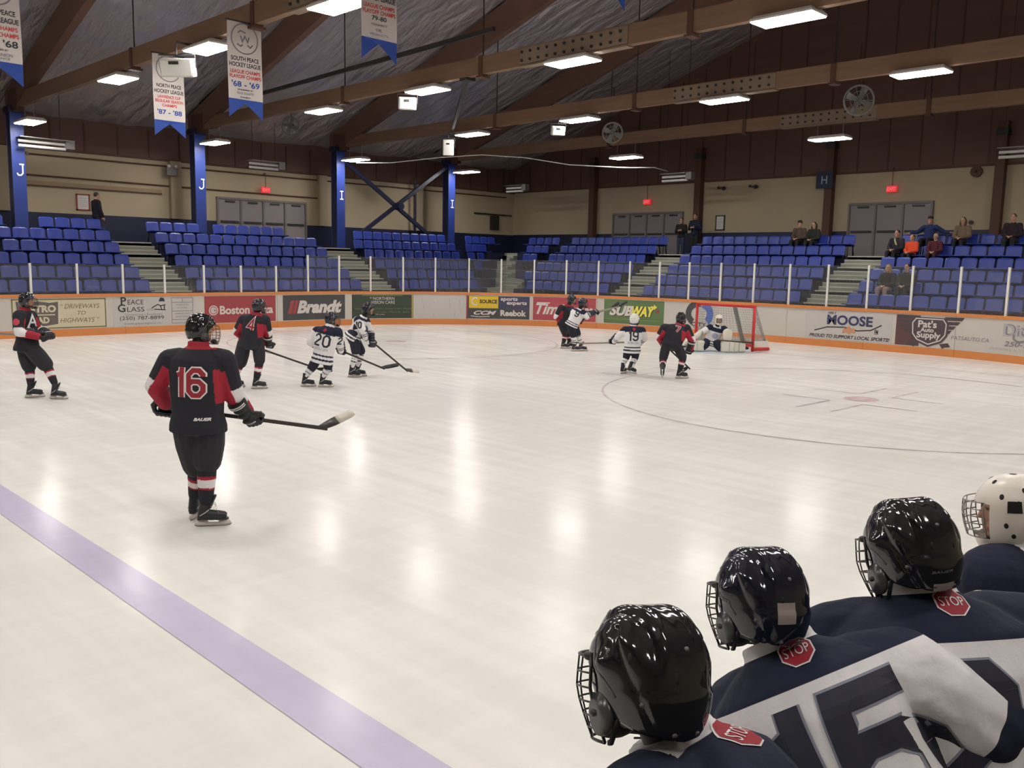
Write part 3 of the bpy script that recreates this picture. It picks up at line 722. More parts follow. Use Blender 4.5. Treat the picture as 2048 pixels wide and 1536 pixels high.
banner('white banner with blue swallowtail, its text reading 68 - 69, beside a lamp', (7.27, 17.2, 7.12), [('SOUTH PEACE', -.74, .09, .8, M_bk), ('HOCKEY LEAGUE', -.86, .09, .9, M_bk), ('LEAGUE CHAMPS', -1.0, .075, .86, M_brd), ('PLAYOFF CHAMPS', -1.1, .075, .9, M_brd), ("'68 - '69", -1.25, .12, .8, M_banb), ('SPONSORED BY', -1.36, .03, .45, M_bk), ('PEACE COUNTRY', -1.43, .05, .5, M_bgy), ('DAIRY', -1.51, .03, .3, M_bk)])
banner('white banner with blue swallowtail, its text reading 87 - 88, behind the floodlight', (7.5, 21.4, 7.12), [('NORTH PEACE', -.74, .09, .78, M_bk), ('HOCKEY LEAGUE', -.87, .09, .92, M_bk), ('LAWRENCE CUP', -1.0, .07, .72, M_brd), ('REGULAR SEASON', -1.1, .07, .88, M_brd), ('CHAMPS', -1.2, .07, .46, M_brd), ("'87 - '88", -1.36, .12, .78, M_banb)])
banner('white banner with blue swallowtail cut off by the upper left picture corner', (2.53, 17.0, 7.1), [('NORTH PEACE', -.74, .09, .8, M_bk), ('HOCKEY LEAGUE', -.87, .09, .92, M_bk), ('LEAGUE CHAMPS', -1.0, .075, .86, M_brd), ('PLAYOFF CHAMPS', -1.11, .075, .9, M_brd), ("'67 - '68", -1.25, .12, .84, M_bk), ('SPONSORED BY', -1.36, .03, .45, M_bk), ('CREDIT UNION', -1.44, .05, .6, M_bgy), ('INSURANCE', -1.5, .035, .5, M_bgy)])
banner('white banner with blue swallowtail, its text reading 79-80, near the top edge', (7.7, 13.1, 7.78), [('HOCKEY LEAGUE', -.86, .09, .9, M_bk), ('LEAGUE CHAMPS', -1.0, .075, .86, M_brd), ('PLAYOFF CHAMPS', -1.1, .075, .9, M_brd), ('79-80', -1.2, .08, .4, M_bk), ('CONNECT', -1.31, .04, .45, M_bgy), ('OIL', -1.4, .05, .18, M_bgy), ('PRODUCTS', -1.48, .035, .5, M_bgy)])
banner('banner of which only the two blue tail tips show at the top edge', (7.7, 7.8, 7.8), [('HOCKEY LEAGUE', -.86, .09, .9, M_bk), ('79-80', -1.2, .08, .4, M_bk)])

# ------------------------------------------------------------------ stadium seats
def seat_mesh():
    mb = MB()
    # backrest: a curved rounded shell; pan: a dished slab; two bracket legs
    W, cols, rows = .485, 8, 6
    def back(i, j, d):
        u = -1 + 2 * i / cols; v = j / rows; wv = W / 2 * (1 - .10 * max(0, (v - .75) / .25) ** 2 - .06 * (1 - v))
        return (u * wv, .02 + .06 * v - .045 * (1 - u * u) * -1 * .6 - d * .022 - .03 * (1 - v) ** 2, .36 + .43 * v - .025 * abs(u) ** 4 * (v > .99))
    o = []
    for d in (1, 0):
        o.append([[back(i, j, d) for i in range(cols + 1)] for j in range(rows + 1)])
    n = cols + 1
    vs = [p for lay in o for r in lay for p in r]; fs = []; L = n * (rows + 1)
    for j in range(rows):
        for i in range(cols):
            a = j * n + i
            fs.append((a, a + 1, a + n + 1, a + n)); fs.append((L + a, L + a + n, L + a + n + 1, L + a + 1))
    rim = [i for i in range(n)] + [j * n + cols for j in range(1, rows + 1)] + [rows * n + i for i in range(cols - 1, -1, -1)] + [j * n for j in range(rows - 1, 0, -1)]
    for a, b in zip(rim, rim[1:] + rim[:1]): fs.append((b, a, L + a, L + b))
    mb.add(vs, fs, 0)
    pan = [[(-.23, -.40, .425), (.23, -.40, .425), (.22, .03, .40), (-.22, .03, .40)], [(-.235, -.42, .46), (.235, -.42, .46), (.22, .04, .43), (-.22, .04, .43)]]
    mb.loft(pan, 0)
    for sx in (-.17, .17): mb.bar((sx, .06, 0.0), (sx, -.02, .42), .035, .05, (1, 0, 0), 1)
    mb.box((-.24, -.06, .37), (.24, -.01, .41), 1)
    return mb
seat0 = seat_mesh().build('stadium_seat', [M_seat, M_seat_leg], None, True)
SEATS = []    # (x, y, z, rot, section, row, n_from_left)
def col_gap(u): return any(abs(u - X) < .46 for X in TRUSS)
def run_side(sec, k, u0, u1):
    n = int(round((u1 - u0) / SEAT_P)); j = 0
    for i in range(n):
        u = u0 + (i + .5) * (u1 - u0) / n
        if k == 6 and col_gap(u): continue
        j += 1; SEATS.append((u, row_side(k), row_floor(k), 0.0, sec, k, j))
def run_end(sec, k, v0, v1):
    n = int(round((v0 - v1) / SEAT_P))
    for i in range(n): SEATS.append((row_end(k), v0 - (i + .5) * (v0 - v1) / n, row_floor(k), -PI / 2, sec, k, i + 1))
for k in range(1, 7):
    run_side('leftmost block', k, 10.03 - 9 * SEAT_P, 10.03)
    run_side('block under second J column', k, 11.6, 17.4 if k == 6 else 18.47)
    run_side('block under X brace', k, 20.3, {6: 26.23, 5: 26.2, 4: 25.8, 3: 25.5, 2: 25.25, 1: 24.75}[k])
    if k >= 3: run_side('small corner block', k, {6: 26.97, 5: 26.85, 4: 26.2, 3: 25.84}[k], {6: 29.55, 5: 28.2, 4: 27.42, 3: 26.6}[k])
    if k >= 4: run_end('narrow block by corner stairs', k, {6: 31.4, 5: 30.75, 4: 30.2}[k], 29.25)
    run_end('block left of end doors', k, 28.5 if k > 1 else 27.6, 22.83)
    run_end('block left of triple doors', k, 21.08, 14.35)
    run_end('rightmost block', k, 12.7, 12.7 - 11 * SEAT_P)
ORD = ['first', 'second', 'third', 'fourth', 'fifth', 'sixth', 'seventh', 'eighth', 'ninth', 'tenth', 'eleventh', 'twelfth', 'thirteenth', 'fourteenth']
ROWN = {6: 'top row', 5: 'second row down', 4: 'third row down', 3: 'fourth row down', 2: 'fifth row down', 1: 'bottom row'}
def in_frame(x, y, z):
    q = camera.matrix_world.inverted() @ Vector((x, y, z)); return q.z < 0 and abs(q.x / -q.z) < .582
vis_seats = [s for s in SEATS if in_frame(s[0], s[1], s[2] + .7)]
vis_seats.sort(key=lambda s: ((s[5] == 1) * 1000 + (s[0] + 2.35) ** 2 + (s[1] + .57) ** 2))
one_by_one, rest = vis_seats[:300], vis_seats[300:]
for i, s in enumerate(one_by_one):
    o = seat0 if i == 0 else seat0.copy()
    if i: COL.objects.link(o)
    o.location = s[:3]; o.rotation_euler = (0, 0, s[3])
    n_ = 10 - s[6] if s[4] == 'leftmost block' and s[5] < 6 else s[6]
    if s[4] == 'leftmost block' and s[5] == 6: n_ = max(q[6] for q in SEATS if q[4] == s[4] and q[5] == 6) + 1 - s[6]
    tag(o, 'blue seat, %s from %s, %s, %s' % (ORD[n_ - 1], 'right' if s[4] == 'leftmost block' else 'left', ROWN[s[5]], s[4]), 'seat', 'blue stadium seats')
mb = MB(); base = seat_mesh()
for s in rest:
    M = Matrix.Translation(s[:3]) @ Matrix.Rotation(s[3], 4, 'Z')
    o = len(mb.v); mb.v += [tuple(M @ Vector(p)) for p in base.v]; mb.f += [tuple(i + o for i in f) for f in base.f]; mb.m += base.m
o = mb.build('stadium_seats_behind_glass', [M_seat, M_seat_leg], None, True)
tag(o, 'remaining blue plastic seats in the bottom rows behind the rink glass', 'seats', None, 'stuff')

# ------------------------------------------------------------------ rink boards, glass and advertisements
STAN = [2.55, 3.8, 5.05, 6.28, 7.49, 8.69, 9.95, 11.18, 12.42, 13.66, 14.91, 16.11, 17.28, 18.44, 19.63, 20.8, 22.02, 23.19, 24.39, 25.57, 26.76, 27.94, 29.09, 30.26, 31.47, 32.67, 33.88, 35.1, 36.3, 37.53, 38.8, 40.04, 41.3, 42.5, 43.7]
boards = thing('rink_boards', 'curved white rink boards with orange cap rail, orange kick plate and glass', 'boards', (10, RV, 0))
def strip(name, s0, s1, z0, z1, o0, o1, m, parent=boards, step=.4):
    n = max(1, int(math.ceil((s1 - s0) / step)))
    rings = []
    for i in range(n + 1):
        s = s0 + (s1 - s0) * i / n
        rings.append([on_board(s, z0, o0), on_board(s, z0, o1), on_board(s, z1, o1), on_board(s, z1, o0)])
    return MB().loft(rings).build(name, m, parent)
edges = [0.0] + [s + .0 for s in STAN[::2]] + [S_END]
for a, b in zip(edges[:-1], edges[1:]):
    strip('board_panel', a + .004, b - .004, .0, BH - .04, -.10, 0.0, M_white)
    strip('kick_plate', a + .003, b - .003, .0, .20, 0.0, .014, M_orange)
    strip('cap_rail', a + .002, b - .002, BH - .05, BH + .035, -.13, .03, M_orange)
for i, s in enumerate(STAN):
    hgt = .88 if s < 15.5 else 1.26
    p, n = curve(s); p = p - n * .05; tx = Vector((-n.y, n.x, 0))
    mb = MB().bar(p + Vector((0, 0, BH)), p + Vector((0, 0, BH + hgt)), .055, .055, n)
    mb.build('stanchion', M_alu, boards)
    if i + 1 < len(STAN):
        h2 = .86 if s < 15.5 else 1.24
        if h2 < 1 and STAN[i + 1] > 15.5: h2 = .86
        strip('glass_pane', s + .03, STAN[i + 1] - .03, BH + .03, BH + h2, -.056, -.044, M_glass)

def ad_root(label, s, name='advertising_panel'):
    p = on_board(s, .6, .01); return thing(name, label, 'advertisement', tuple(p), 'advertisements on the rink boards')
def ad_sheet(t, s0, s1, z0, z1, m, name='sheet', off=.006):
    return strip(name, s0, s1, z0, z1, .0005, off, m, t, .3)
def ad_poly(t, name, m, v, f, s, z, off=.010, maxlen=.35):
    v, f = tri_clean(np.array(v), f, maxlen)
    return MB().add([on_board(s + x, z + y, off) for x, y in v], f).build(name, m, t)
def ad_text(t, body, s, z, w, h, m, name='lettering', off=.011, **k):
    v, f = fit_text(body, w, h, **k); return ad_poly(t, name, m, v, f, s, z, off)
def am(name, r, g, b, rough=.5): return mat('ad_' + name, lin(r, g, b), rough)
A_cream = am('cream', 196, 187, 160); A_olive = am('olive', 120, 112, 62); A_ink = am('ink', 52, 48, 54); A_grey = am('grey', 128, 122, 128)
A_red = am('red', 152, 62, 66); A_pale = am('pale', 204, 196, 190); A_char = am('charcoal', 66, 66, 68); A_green = am('green', 52, 62, 50); A_lime = am('lime', 128, 136, 66)
A_yel = am('yellow', 208, 178, 46); A_navy = am('navyblue', 62, 62, 86); A_tim = am('timred', 166, 70, 78); A_sub = am('subgreen', 90, 114, 74); A_suby = am('subyellow', 226, 212, 84)
A_blue = am('blue', 66, 96, 176); A_moose = am('mooseblue', 56, 56, 92); A_tan = am('tan', 196, 142, 104); A_maroon = am('maroon', 92, 62, 62); A_pat = am('patgrey', 74, 62, 66); A_silver = am('silver', 172, 166, 170); A_panel = am('panelgrey', 186, 182, 177)
ZB, ZT = .225, 1.07
def zc(a): return ZB + (ZT - ZB) * a
# 1 cream sign with an olive border
t = ad_root('cream sign with olive border and a dark shield, behind the leftmost player', 8.2)
ad_sheet(t, 6.97, 9.42, ZB + .01, ZT - .02, A_cream)
for a in ((6.97, 9.42, ZT - .05, ZT - .02), (6.97, 9.42, ZB + .01, ZB + .04), (6.97, 7.0, ZB + .01, ZT - .02), (9.39, 9.42, ZB + .01, ZT - .02)): ad_sheet(t, *a, A_olive, 'border', .009)
ad_poly(t, 'shield', am('shield', 98, 90, 86), *poly2d([(-.55, .33), (-.3, .28), (0, .33), (.3, .28), (.52, .31), (.5, -.3), (.0, -.38), (-.5, -.3)]), 7.62, .66, .009)
ad_text(t, 'INTRO', 7.68, .78, .8, .2, A_cream, bold=.05); ad_sheet(t, 7.2, 8.05, .60, .63, A_cream, 'rule', .011); ad_text(t, 'ROAD', 7.6, .47, .6, .18, A_cream, bold=.05)
ad_text(t, '“ DRIVEWAYS', 8.72, .84, 1.05, .13, A_olive, shear=.25); ad_text(t, 'TO', 8.75, .65, .22, .11, A_olive, shear=.25); ad_text(t, 'HIGHWAYS ”', 8.7, .45, 1.05, .13, A_olive, shear=.25)
# 2 glass company
t = ad_root('white sign with dark serif lettering and a telephone number', 10.5)
ad_sheet(t, 9.62, 12.1, ZB + .005, ZT - .005, A_panel)
ad_text(t, 'P', 9.92, .96, .16, .22, A_ink, bold=.02); ad_text(t, 'EACE', 10.27, .92, .46, .14, A_ink)
ad_text(t, 'G', 9.86, .75, .22, .23, A_ink, bold=.02); ad_text(t, 'LASS', 10.27, .71, .5, .14, A_ink); ad_text(t, 'LTD.', 10.72, .69, .22, .06, A_grey)
for q in ([(-.1, 0), (.1, 0), (.06, .1), (-.04, .12)],): ad_poly(t, 'logo', A_ink, *poly2d(q), 11.05, .93)
ad_poly(t, 'logo', A_ink, *stroke2d([[(-.28, -.06), (-.1, .04), (.0, -.0), (.14, .03)], [(-.2, -.1), (.14, -.12)], [(-.02, .0), (.02, -.1)], [(.1, .02), (.1, -.1)]], .03), 11.02, .8)
ad_text(t, 'Commercial • Residential', 10.5, .56, 1.1, .06, A_grey); ad_text(t, '(250) 787-8899', 10.45, .44, 1.3, .14, A_ink); ad_text(t, 'www.peaceglass.ca', 10.45, .29, 1.1, .08, A_grey)
ad_poly(t, 'table_lines', A_grey, *stroke2d([[(-.33, -.38), (-.33, .38), (.33, .38), (.33, -.38), (-.33, -.38)], [(-.33, .24), (.33, .24)], [(-.33, -.02), (.33, -.02)], [(-.33, -.28), (.33, -.28)], [(0, .24), (0, .38)]], .016), 11.68, .65)
ad_text(t, 'WINDOWS', 11.68, .82, .42, .05, A_grey); ad_text(t, 'DOORS', 11.68, .73, .3, .05, A_grey); ad_text(t, 'MIRRORS', 11.68, .55, .45, .05, A_grey); ad_text(t, 'SHOWERS', 11.68, .46, .42, .05, A_grey)
# 3 pizza
t = ad_root('dark red sign with pale lettering and a round emblem', 13.6)
ad_sheet(t, 12.39, 14.85, ZB, ZT - .01, A_red)
ad_poly(t, 'emblem', A_pale, *stroke2d([[(.14 * math.cos(a), .14 * math.sin(a)) for a in np.linspace(0, 2 * PI, 25)], [(.085 * math.cos(a), .085 * math.sin(a)) for a in np.linspace(0, 2 * PI, 17)], [(-.04, -.05), (-.04, .06), (.04, .03), (-.04, 0), (.05, -.04), (-.04, -.05)]], .03), 12.68, .62)
ad_text(t, 'Boston Pizza', 13.82, .62, 1.86, .27, A_pale, bold=.03)
# 4 dark grey
t = ad_root('dark grey sign with slanting pale lettering and a red block', 16.3)
ad_sheet(t, 15.12, 17.47, ZB, ZT - .01, A_char); ad_text(t, 'Brandt', 16.5, .66, 1.7, .44, A_pale, shear=.25, bold=.05)
ad_poly(t, 'red_block', A_red, *poly2d([(-.2, -.22), (.1, -.22), (.22, .22), (-.08, .22)]), 15.5, .66); ad_poly(t, 'stripe', A_char, *poly2d([(-.06, -.22), (-.03, -.22), (.09, .22), (.06, .22)]), 15.5, .66, .012)
# 5 green
t = ad_root('dark green sign with white and yellow lettering behind a white player', 18.8)
ad_sheet(t, 17.73, 20.0, ZB, ZT - .01, A_green); ad_text(t, '* NORTHERN', 18.85, .93, .9, .11, A_pale); ad_text(t, 'VISION CARE', 18.88, .79, .88, .11, A_pale)
ad_text(t, 'Optometrists • Eye exams • Contact lenses • Glasses', 18.87, .56, 2.1, .055, A_lime); ad_text(t, 'Dawson Creek • Fort St. John', 19.0, .44, 1.7, .06, A_lime); ad_text(t, 'Call today', 18.75, .36, .4, .05, A_pale); ad_sheet(t, 18.1, 19.6, ZT - .05, ZT - .03, A_lime, 'rule', .009); ad_sheet(t, 19.93, 20.0, ZB, ZT - .01, am('wood', 150, 140, 88), 'edge_strip', .009)
# 6 scuffed blank panel
t = ad_root('blank scuffed grey white panel between the green and the yellow signs', 20.95)
ad_sheet(t, 20.06, 21.9, ZB, ZT - .01, A_panel)
for q in range(9):
    a = 20.3 + rng.uniform(0, 1.5); b = .3 + rng.uniform(0, .6); l = rng.uniform(.03, .16)
    ad_poly(t, 'scuff', A_silver, *poly2d([(-.015, -l), (.02, -l * .8), (.012, l), (-.01, l * .8)]), a, b, .008)
# 7 sports shop
t = ad_root('navy sign with a yellow block and white sport brand lettering', 23.1)
ad_sheet(t, 21.98, 24.25, ZB, ZT - .02, A_char); ad_sheet(t, 23.12, 24.25, zc(.45), ZT - .02, A_navy, 'upper_panel', .008); ad_sheet(t, 22.03, 23.1, zc(.45), ZT - .03, A_yel, 'yellow_block', .009)
ad_poly(t, 'ring', A_pale, *stroke2d([[(.12 * math.cos(a), .13 * math.sin(a)) for a in np.linspace(.9, 2 * PI - .9, 21)]], .05), 22.26, .85); ad_text(t, 'SOURCE', 22.74, .85, .64, .14, A_ink, bold=.05)
ad_text(t, 'sports', 23.5, .93, .62, .16, A_pale, bold=.03); ad_text(t, 'experts', 23.78, .79, .74, .16, A_pale, bold=.03)
ad_text(t, 'CCM', 22.62, .44, .84, .15, A_pale, shear=.4, bold=.04, off=.012); ad_poly(t, 'swoosh', A_pale, *stroke2d([[(-.5, -.02), (-.2, -.05), (.2, -.03)]], .025), 22.6, .34); ad_text(t, 'Reebok', 23.66, .44, .95, .22, A_pale, bold=.04)
ad_sheet(t, 21.93, 21.98, ZB - .02, ZT, A_red, 'red_edge', .012)
# 8 red
t = ad_root('red sign with white script lettering behind the two tangled players', 25.5)
ad_sheet(t, 24.38, 26.72, ZB, ZT - .01, A_tim); ad_text(t, 'Tim', 24.9, .64, .82, .4, A_pale, shear=.35, bold=.03); ad_text(t, 'Hortons', 26.0, .64, 1.2, .36, A_pale, shear=.35, bold=.03); ad_sheet(t, 24.52, 25.0, .83, .87, A_pale, 'flourish', .012)
# 9 green sandwich
t = ad_root('green sign with big slanting white and yellow lettering left of the net', 28.2)
ad_sheet(t, 27.03, 29.35, ZB, ZT - .01, A_sub)
ad_text(t, 'SUB', 27.72, .66, .9, .36, A_ink, shear=.3, bold=.06, off=.009); ad_text(t, 'SUB', 27.69, .68, .9, .36, A_pale, shear=.3, bold=.05, off=.013)
ad_text(t, 'WAY', 28.58, .66, .92, .36, A_ink, shear=.3, bold=.06, off=.009); ad_text(t, 'WAY', 28.55, .68, .92, .36, A_suby, shear=.3, bold=.05, off=.013)
ad_poly(t, 'arrow', A_suby, *poly2d([(0, -.02), (.14, -.02), (.12, -.08), (.26, .02), (.12, .12), (.14, .05), (0, .05)]), 28.82, .83, .013); ad_poly(t, 'leaf', A_red, *poly2d([(-.06, -.05), (.06, -.05), (.07, .02), (0, .09), (-.07, .02)]), 29.1, .70); ad_sheet(t, 27.1, 29.2, .37, .39, A_lime, 'rule', .009)
# 10 ring logo
t = ad_root('white sign with a dark and blue ring logo behind the goal', 30.8)
ad_poly(t, 'ring_dark', A_char, *stroke2d([[(.42 * math.cos(a), .34 * math.sin(a)) for a in np.linspace(PI * .45, PI * 1.3, 18)]], .22), 30.75, .72); ad_poly(t, 'ring_blue', A_blue, *stroke2d([[(.42 * math.cos(a), .34 * math.sin(a)) for a in np.linspace(PI * .4, -PI * .25, 14)]], .24), 30.75, .72)
ad_text(t, 'CITY', 30.75, .38, .6, .13, A_ink, bold=.03); ad_text(t, 'tire & auto', 30.9, .28, .7, .07, A_grey)
# 11 moose
t = ad_root('white sign reading moose with a slogan, right of the net', 35.9)
ad_sheet(t, 34.5, 37.1, ZB + .004, ZT - .004, A_panel)
ad_text(t, '100.1', 35.32, 1.0, .25, .07, A_ink, shear=.3, bold=.03); ad_text(t, 'MOOSE', 35.86, .80, 1.36, .29, A_moose, bold=.035)
ad_poly(t, 'underline', A_ink, *stroke2d([[(-1.0, -.12), (-.6, 0), (-.1, .02), (.3, -.06), (.7, -.02), (1.0, .14)]], .035), 35.8, .58); ad_poly(t, 'antlers', A_tan, *poly2d([(-.2, -.1), (-.06, -.06), (0, -.12), (.08, -.06), (.2, -.08), (.16, .08), (.06, .04), (0, .14), (-.08, .05), (-.17, .08)]), 35.86, .52, .013)
ad_text(t, 'FM', 36.66, .52, .1, .14, A_ink, bold=.03); ad_text(t, 'PROUD TO SUPPORT LOCAL SPORTS!', 35.85, .32, 2.4, .1, A_ink, shear=.3, bold=.03)
# 12 auto supply shield
t = ad_root('white sign with a grey winged shield on a maroon block', 38.1)
ad_sheet(t, 37.2, 37.85, ZB, ZT - .01, A_maroon); 
for dz, x0 in ((.28, -.86), (.16, -.84), (.04, -.8), (-.08, -.66)):
    ad_poly(t, 'wing', A_pat, *poly2d([(x0, dz - .03), (-.4, dz - .04), (-.4, dz + .05), (x0, dz + .06)]), 38.1, .72, .010)
    ad_poly(t, 'wing', A_pat, *poly2d([(.4, dz - .04), (.86 - (.28 - dz) * .9, dz - .03), (.92 - (.28 - dz) * .9, dz + .06), (.4, dz + .05)]), 38.1, .72, .010)
sh = [(-.42, .36), (.42, .36), (.52, .22), (.5, -.12), (.36, -.3), (0, -.44), (-.36, -.3), (-.5, -.12), (-.52, .22)]
ad_poly(t, 'shield', A_pat, *poly2d(sh), 38.1, .66, .013); ad_poly(t, 'shield_line', A_pale, *stroke2d([[(x * .86, y * .86) for x, y in sh] + [(sh[0][0] * .86, sh[0][1] * .86)]], .03), 38.1, .67, .015)
ad_text(t, "Pat's", 38.05, .84, .5, .2, A_pale, bold=.03, off=.017); ad_text(t, 'Auto', 38.05, .68, .36, .12, A_pale, bold=.03, off=.017); ad_text(t, 'Supply', 38.1, .52, .64, .22, A_pale, bold=.03, off=.017)
for sg in (-1, 1): ad_poly(t, 'ribbon', A_pat, *poly2d([(sg * .3, -.34), (sg * .52, -.30), (sg * .6, -.4), (sg * .46, -.42), (sg * .38, -.46)][::sg]), 38.1, .66, .012)
ad_text(t, 'PATSAUTO.CA', 39.2, .52, 1.0, .1, A_grey, shear=.15)
# 13 last sign
t = ad_root('white sign with grey ornate lettering and a number at the right edge', 40.5)
ad_text(t, 'Dittons', 40.7, .82, 1.3, .32, A_silver, bold=.03); ad_text(t, 'Ditton', 40.66, .84, 1.1, .28, A_grey); ad_text(t, '250-785', 40.55, .48, .9, .13, A_grey, shear=.2, bold=.02); ad_poly(t, 'wheel', A_grey, *stroke2d([[(.17 * math.cos(a), .1 * math.sin(a)) for a in np.linspace(0, 2 * PI, 21)], [(-.2, .05), (.3, .1)]], .05), 40.5, .65)
ad_text(t, 'FLOORS & TILES', 40.3, .33, 1.1, .06, A_silver)

# ------------------------------------------------------------------ goal
M_goalred = mat('goal_red', lin(196, 40, 42), .4); M_net = mat('net_grey', lin(150, 148, 146), .8); M_pad = mat('goal_pad_white', lin(214, 206, 196), .6)
goal = thing('hockey_goal', 'red hockey goal with grey net standing on the goal line', 'goal', (GOAL_X, GOAL_Y, 0))
gx, y0, y1 = GOAL_X, GOAL_Y - .915, GOAL_Y + .915
for y in (y0, y1): MB().cyl((gx, y, 0), (gx, y, 1.22), .04, 14).build('post', M_goalred, goal, True)
MB().cyl((gx, y0 - .03, 1.22), (gx, y1 + .03, 1.22), .04, 14).build('crossbar', M_goalred, goal, True)
bp_ = [(gx, y0, .06), (gx + .55, y0 - .16, .06), (gx + .95, y0 + .12, .06), (gx + 1.08, GOAL_Y, .06), (gx + .95, y1 - .12, .06), (gx + .55, y1 + .16, .06), (gx, y1, .06)]
MB().tube(bp_, .045, 8).build('base_frame', M_goalred, goal, True)
bpad = MB(); bpad.loft([[(x, y, z) for z, _ in ((.06, 0),)] + [(x, y, .28)] for x, y, _z in bp_], 0, False, False); bpad.build('base_pad', M_pad, goal)
tp_ = [(gx, y0, 1.22), (gx + .25, y0 + .1, 1.2), (gx + .48, y0 + .4, 1.17), (gx + .52, GOAL_Y, 1.16), (gx + .48, y1 - .4, 1.17), (gx + .25, y1 - .1, 1.2), (gx, y1, 1.22)]
MB().tube(tp_, .022, 6).build('top_frame', M_pad, goal)
MB().bar((gx + .5, GOAL_Y, 1.16), (gx + 1.06, GOAL_Y, .08), .05, .1, (0, 1, 0)).build('centre_strut', M_grey_pl, goal)
net = MB()
def bl(P, i, n):
    a = i / n * (len(P) - 1); j = min(int(a), len(P) - 2); return Vector(P[j]).lerp(Vector(P[j + 1]), a - j)
N1, N2 = 42, 16
for i in range(N1 + 1):
    a, b = bl(tp_, i, N1), bl(bp_, i, N1); mid = a.lerp(b, .5); net.tube([a, mid, b], .0045, 4)
for j in range(1, N2):
    net.tube([bl(tp_, i, N1).lerp(bl(bp_, i, N1), j / N2) for i in range(0, N1 + 1, 2)], .0045, 4)
for i in range(1, 10): net.tube([bl(tp_, i, N1), (gx + .02 * i, bl(tp_, i, N1).y, 1.2), bl(tp_, N1 - i, N1)], .0045, 4)
net.build('net', M_net, goal)['kind'] = 'stuff'
# ------------------------------------------------------------------ people: helpers
TMP = bpy.data.scenes.new('tmp_build')
def remesh(mb, voxel, smooth=3, decimate=None):
    me = bpy.data.meshes.new('tmp'); me.from_pydata(mb.v, [], mb.f); me.update()
    o = bpy.data.objects.new('tmp', me); TMP.collection.objects.link(o)
    r = o.modifiers.new('r', 'REMESH'); r.mode = 'VOXEL'; r.voxel_size = voxel; r.use_smooth_shade = True
    if smooth:
        s = o.modifiers.new('s', 'SMOOTH'); s.factor = 0.5; s.iterations = smooth
    if decimate:
        d = o.modifiers.new('d', 'DECIMATE'); d.ratio = decimate
    with bpy.context.temp_override(scene=TMP, view_layer=TMP.view_layers[0]): dg = bpy.context.evaluated_depsgraph_get()
    dg.update()
    out = bpy.data.meshes.new_from_object(o.evaluated_get(dg))
    bpy.data.objects.remove(o); bpy.data.meshes.remove(me)
    return out
def coords(me):
    a = np.empty(len(me.vertices) * 3); me.vertices.foreach_get('co', a); return a.reshape(-1, 3)
def set_cols(me, c):
    at = me.attributes.new('Col', 'FLOAT_COLOR', 'POINT')
    at.data.foreach_set('color', np.concatenate([c, np.ones((len(c), 1))], 1).astype(np.float32).ravel())
def place(me, name, mats, parent, org):
    co = coords(me) - np.array(org); me.vertices.foreach_set('co', co.ravel()); me.update()
    me.materials.clear()
    for m in (mats if isinstance(mats, list) else [mats]): me.materials.append(m)
    o = bpy.data.objects.new(name, me); COL.objects.link(o)
    if parent is not None: o.parent = parent
    ORG[o.name] = Vector(org)
    return o
def inst(me, name, M, parent, org):
    o = bpy.data.objects.new(name, me); COL.objects.link(o); o.parent = parent
    o.matrix_local = Matrix.Translation(-Vector(org)) @ M
    return o
class Cloth:
    """overlapping tapered tubes that are fused into one skin; remembers the axes so that colours can follow the limbs"""
    def __init__(self): self.mb = MB(); self.seg = []
    def tube(self, idn, pts, radii, t=None, seg=12):
        pts = [Vector(p) for p in pts]; L = [0]
        for a, b in zip(pts, pts[1:]): L.append(L[-1] + (b - a).length)
        t = t or [l / max(L[-1], 1e-6) for l in L]
        for i in range(len(pts) - 1):
            if (pts[i + 1] - pts[i]).length > 1e-4:
                n = max(2, int((pts[i + 1] - pts[i]).length / .05) + 1)
                self.mb.tube([pts[i].lerp(pts[i + 1], q / n) for q in range(n + 1)], [radii[i] + (radii[i + 1] - radii[i]) * q / n for q in range(n + 1)], seg)
            self.seg.append((idn, np.array(pts[i]), np.array(pts[i + 1]), radii[i], radii[i + 1], t[i], t[i + 1]))
        for p, r in zip(pts, radii): self.mb.ball(p, r * .99, 0, seg, 8)
    def torso(self, idn, frames, seg=22):       # frames: (centre, x axis, y axis, rx, ry, t)
        rings = []
        for c, ax, ay, rx, ry, t in frames:
            rings.append([Vector(c) + Vector(ax) * rx * math.cos(2 * PI * k / seg) + Vector(ay) * ry * math.sin(2 * PI * k / seg) for k in range(seg)])
        self.mb.loft(rings)
        for a, b in zip(frames, frames[1:]):
            self.seg.append((idn, np.array(a[0]), np.array(b[0]), (a[3] + a[4]) / 2, (b[3] + b[4]) / 2, a[5], b[5]))
    def nearest(self, P):
        best = np.full(len(P), 1e9); ids = np.zeros(len(P), int); ts = np.zeros(len(P)); ax = np.zeros((len(P), 3))
        for idn, A, B, ra, rb, ta, tb in self.seg:
            d = B - A; q = np.clip((P - A) @ d / max(d @ d, 1e-9), 0, 1); C_ = A + q[:, None] * d
            m = np.linalg.norm(P - C_, axis=1) / (ra + (rb - ra) * q)
            w = m < best; best[w] = m[w]; ids[w] = idn; ts[w] = (ta + (tb - ta) * q)[w]; ax[w] = C_[w]
        return ids, ts, P - ax

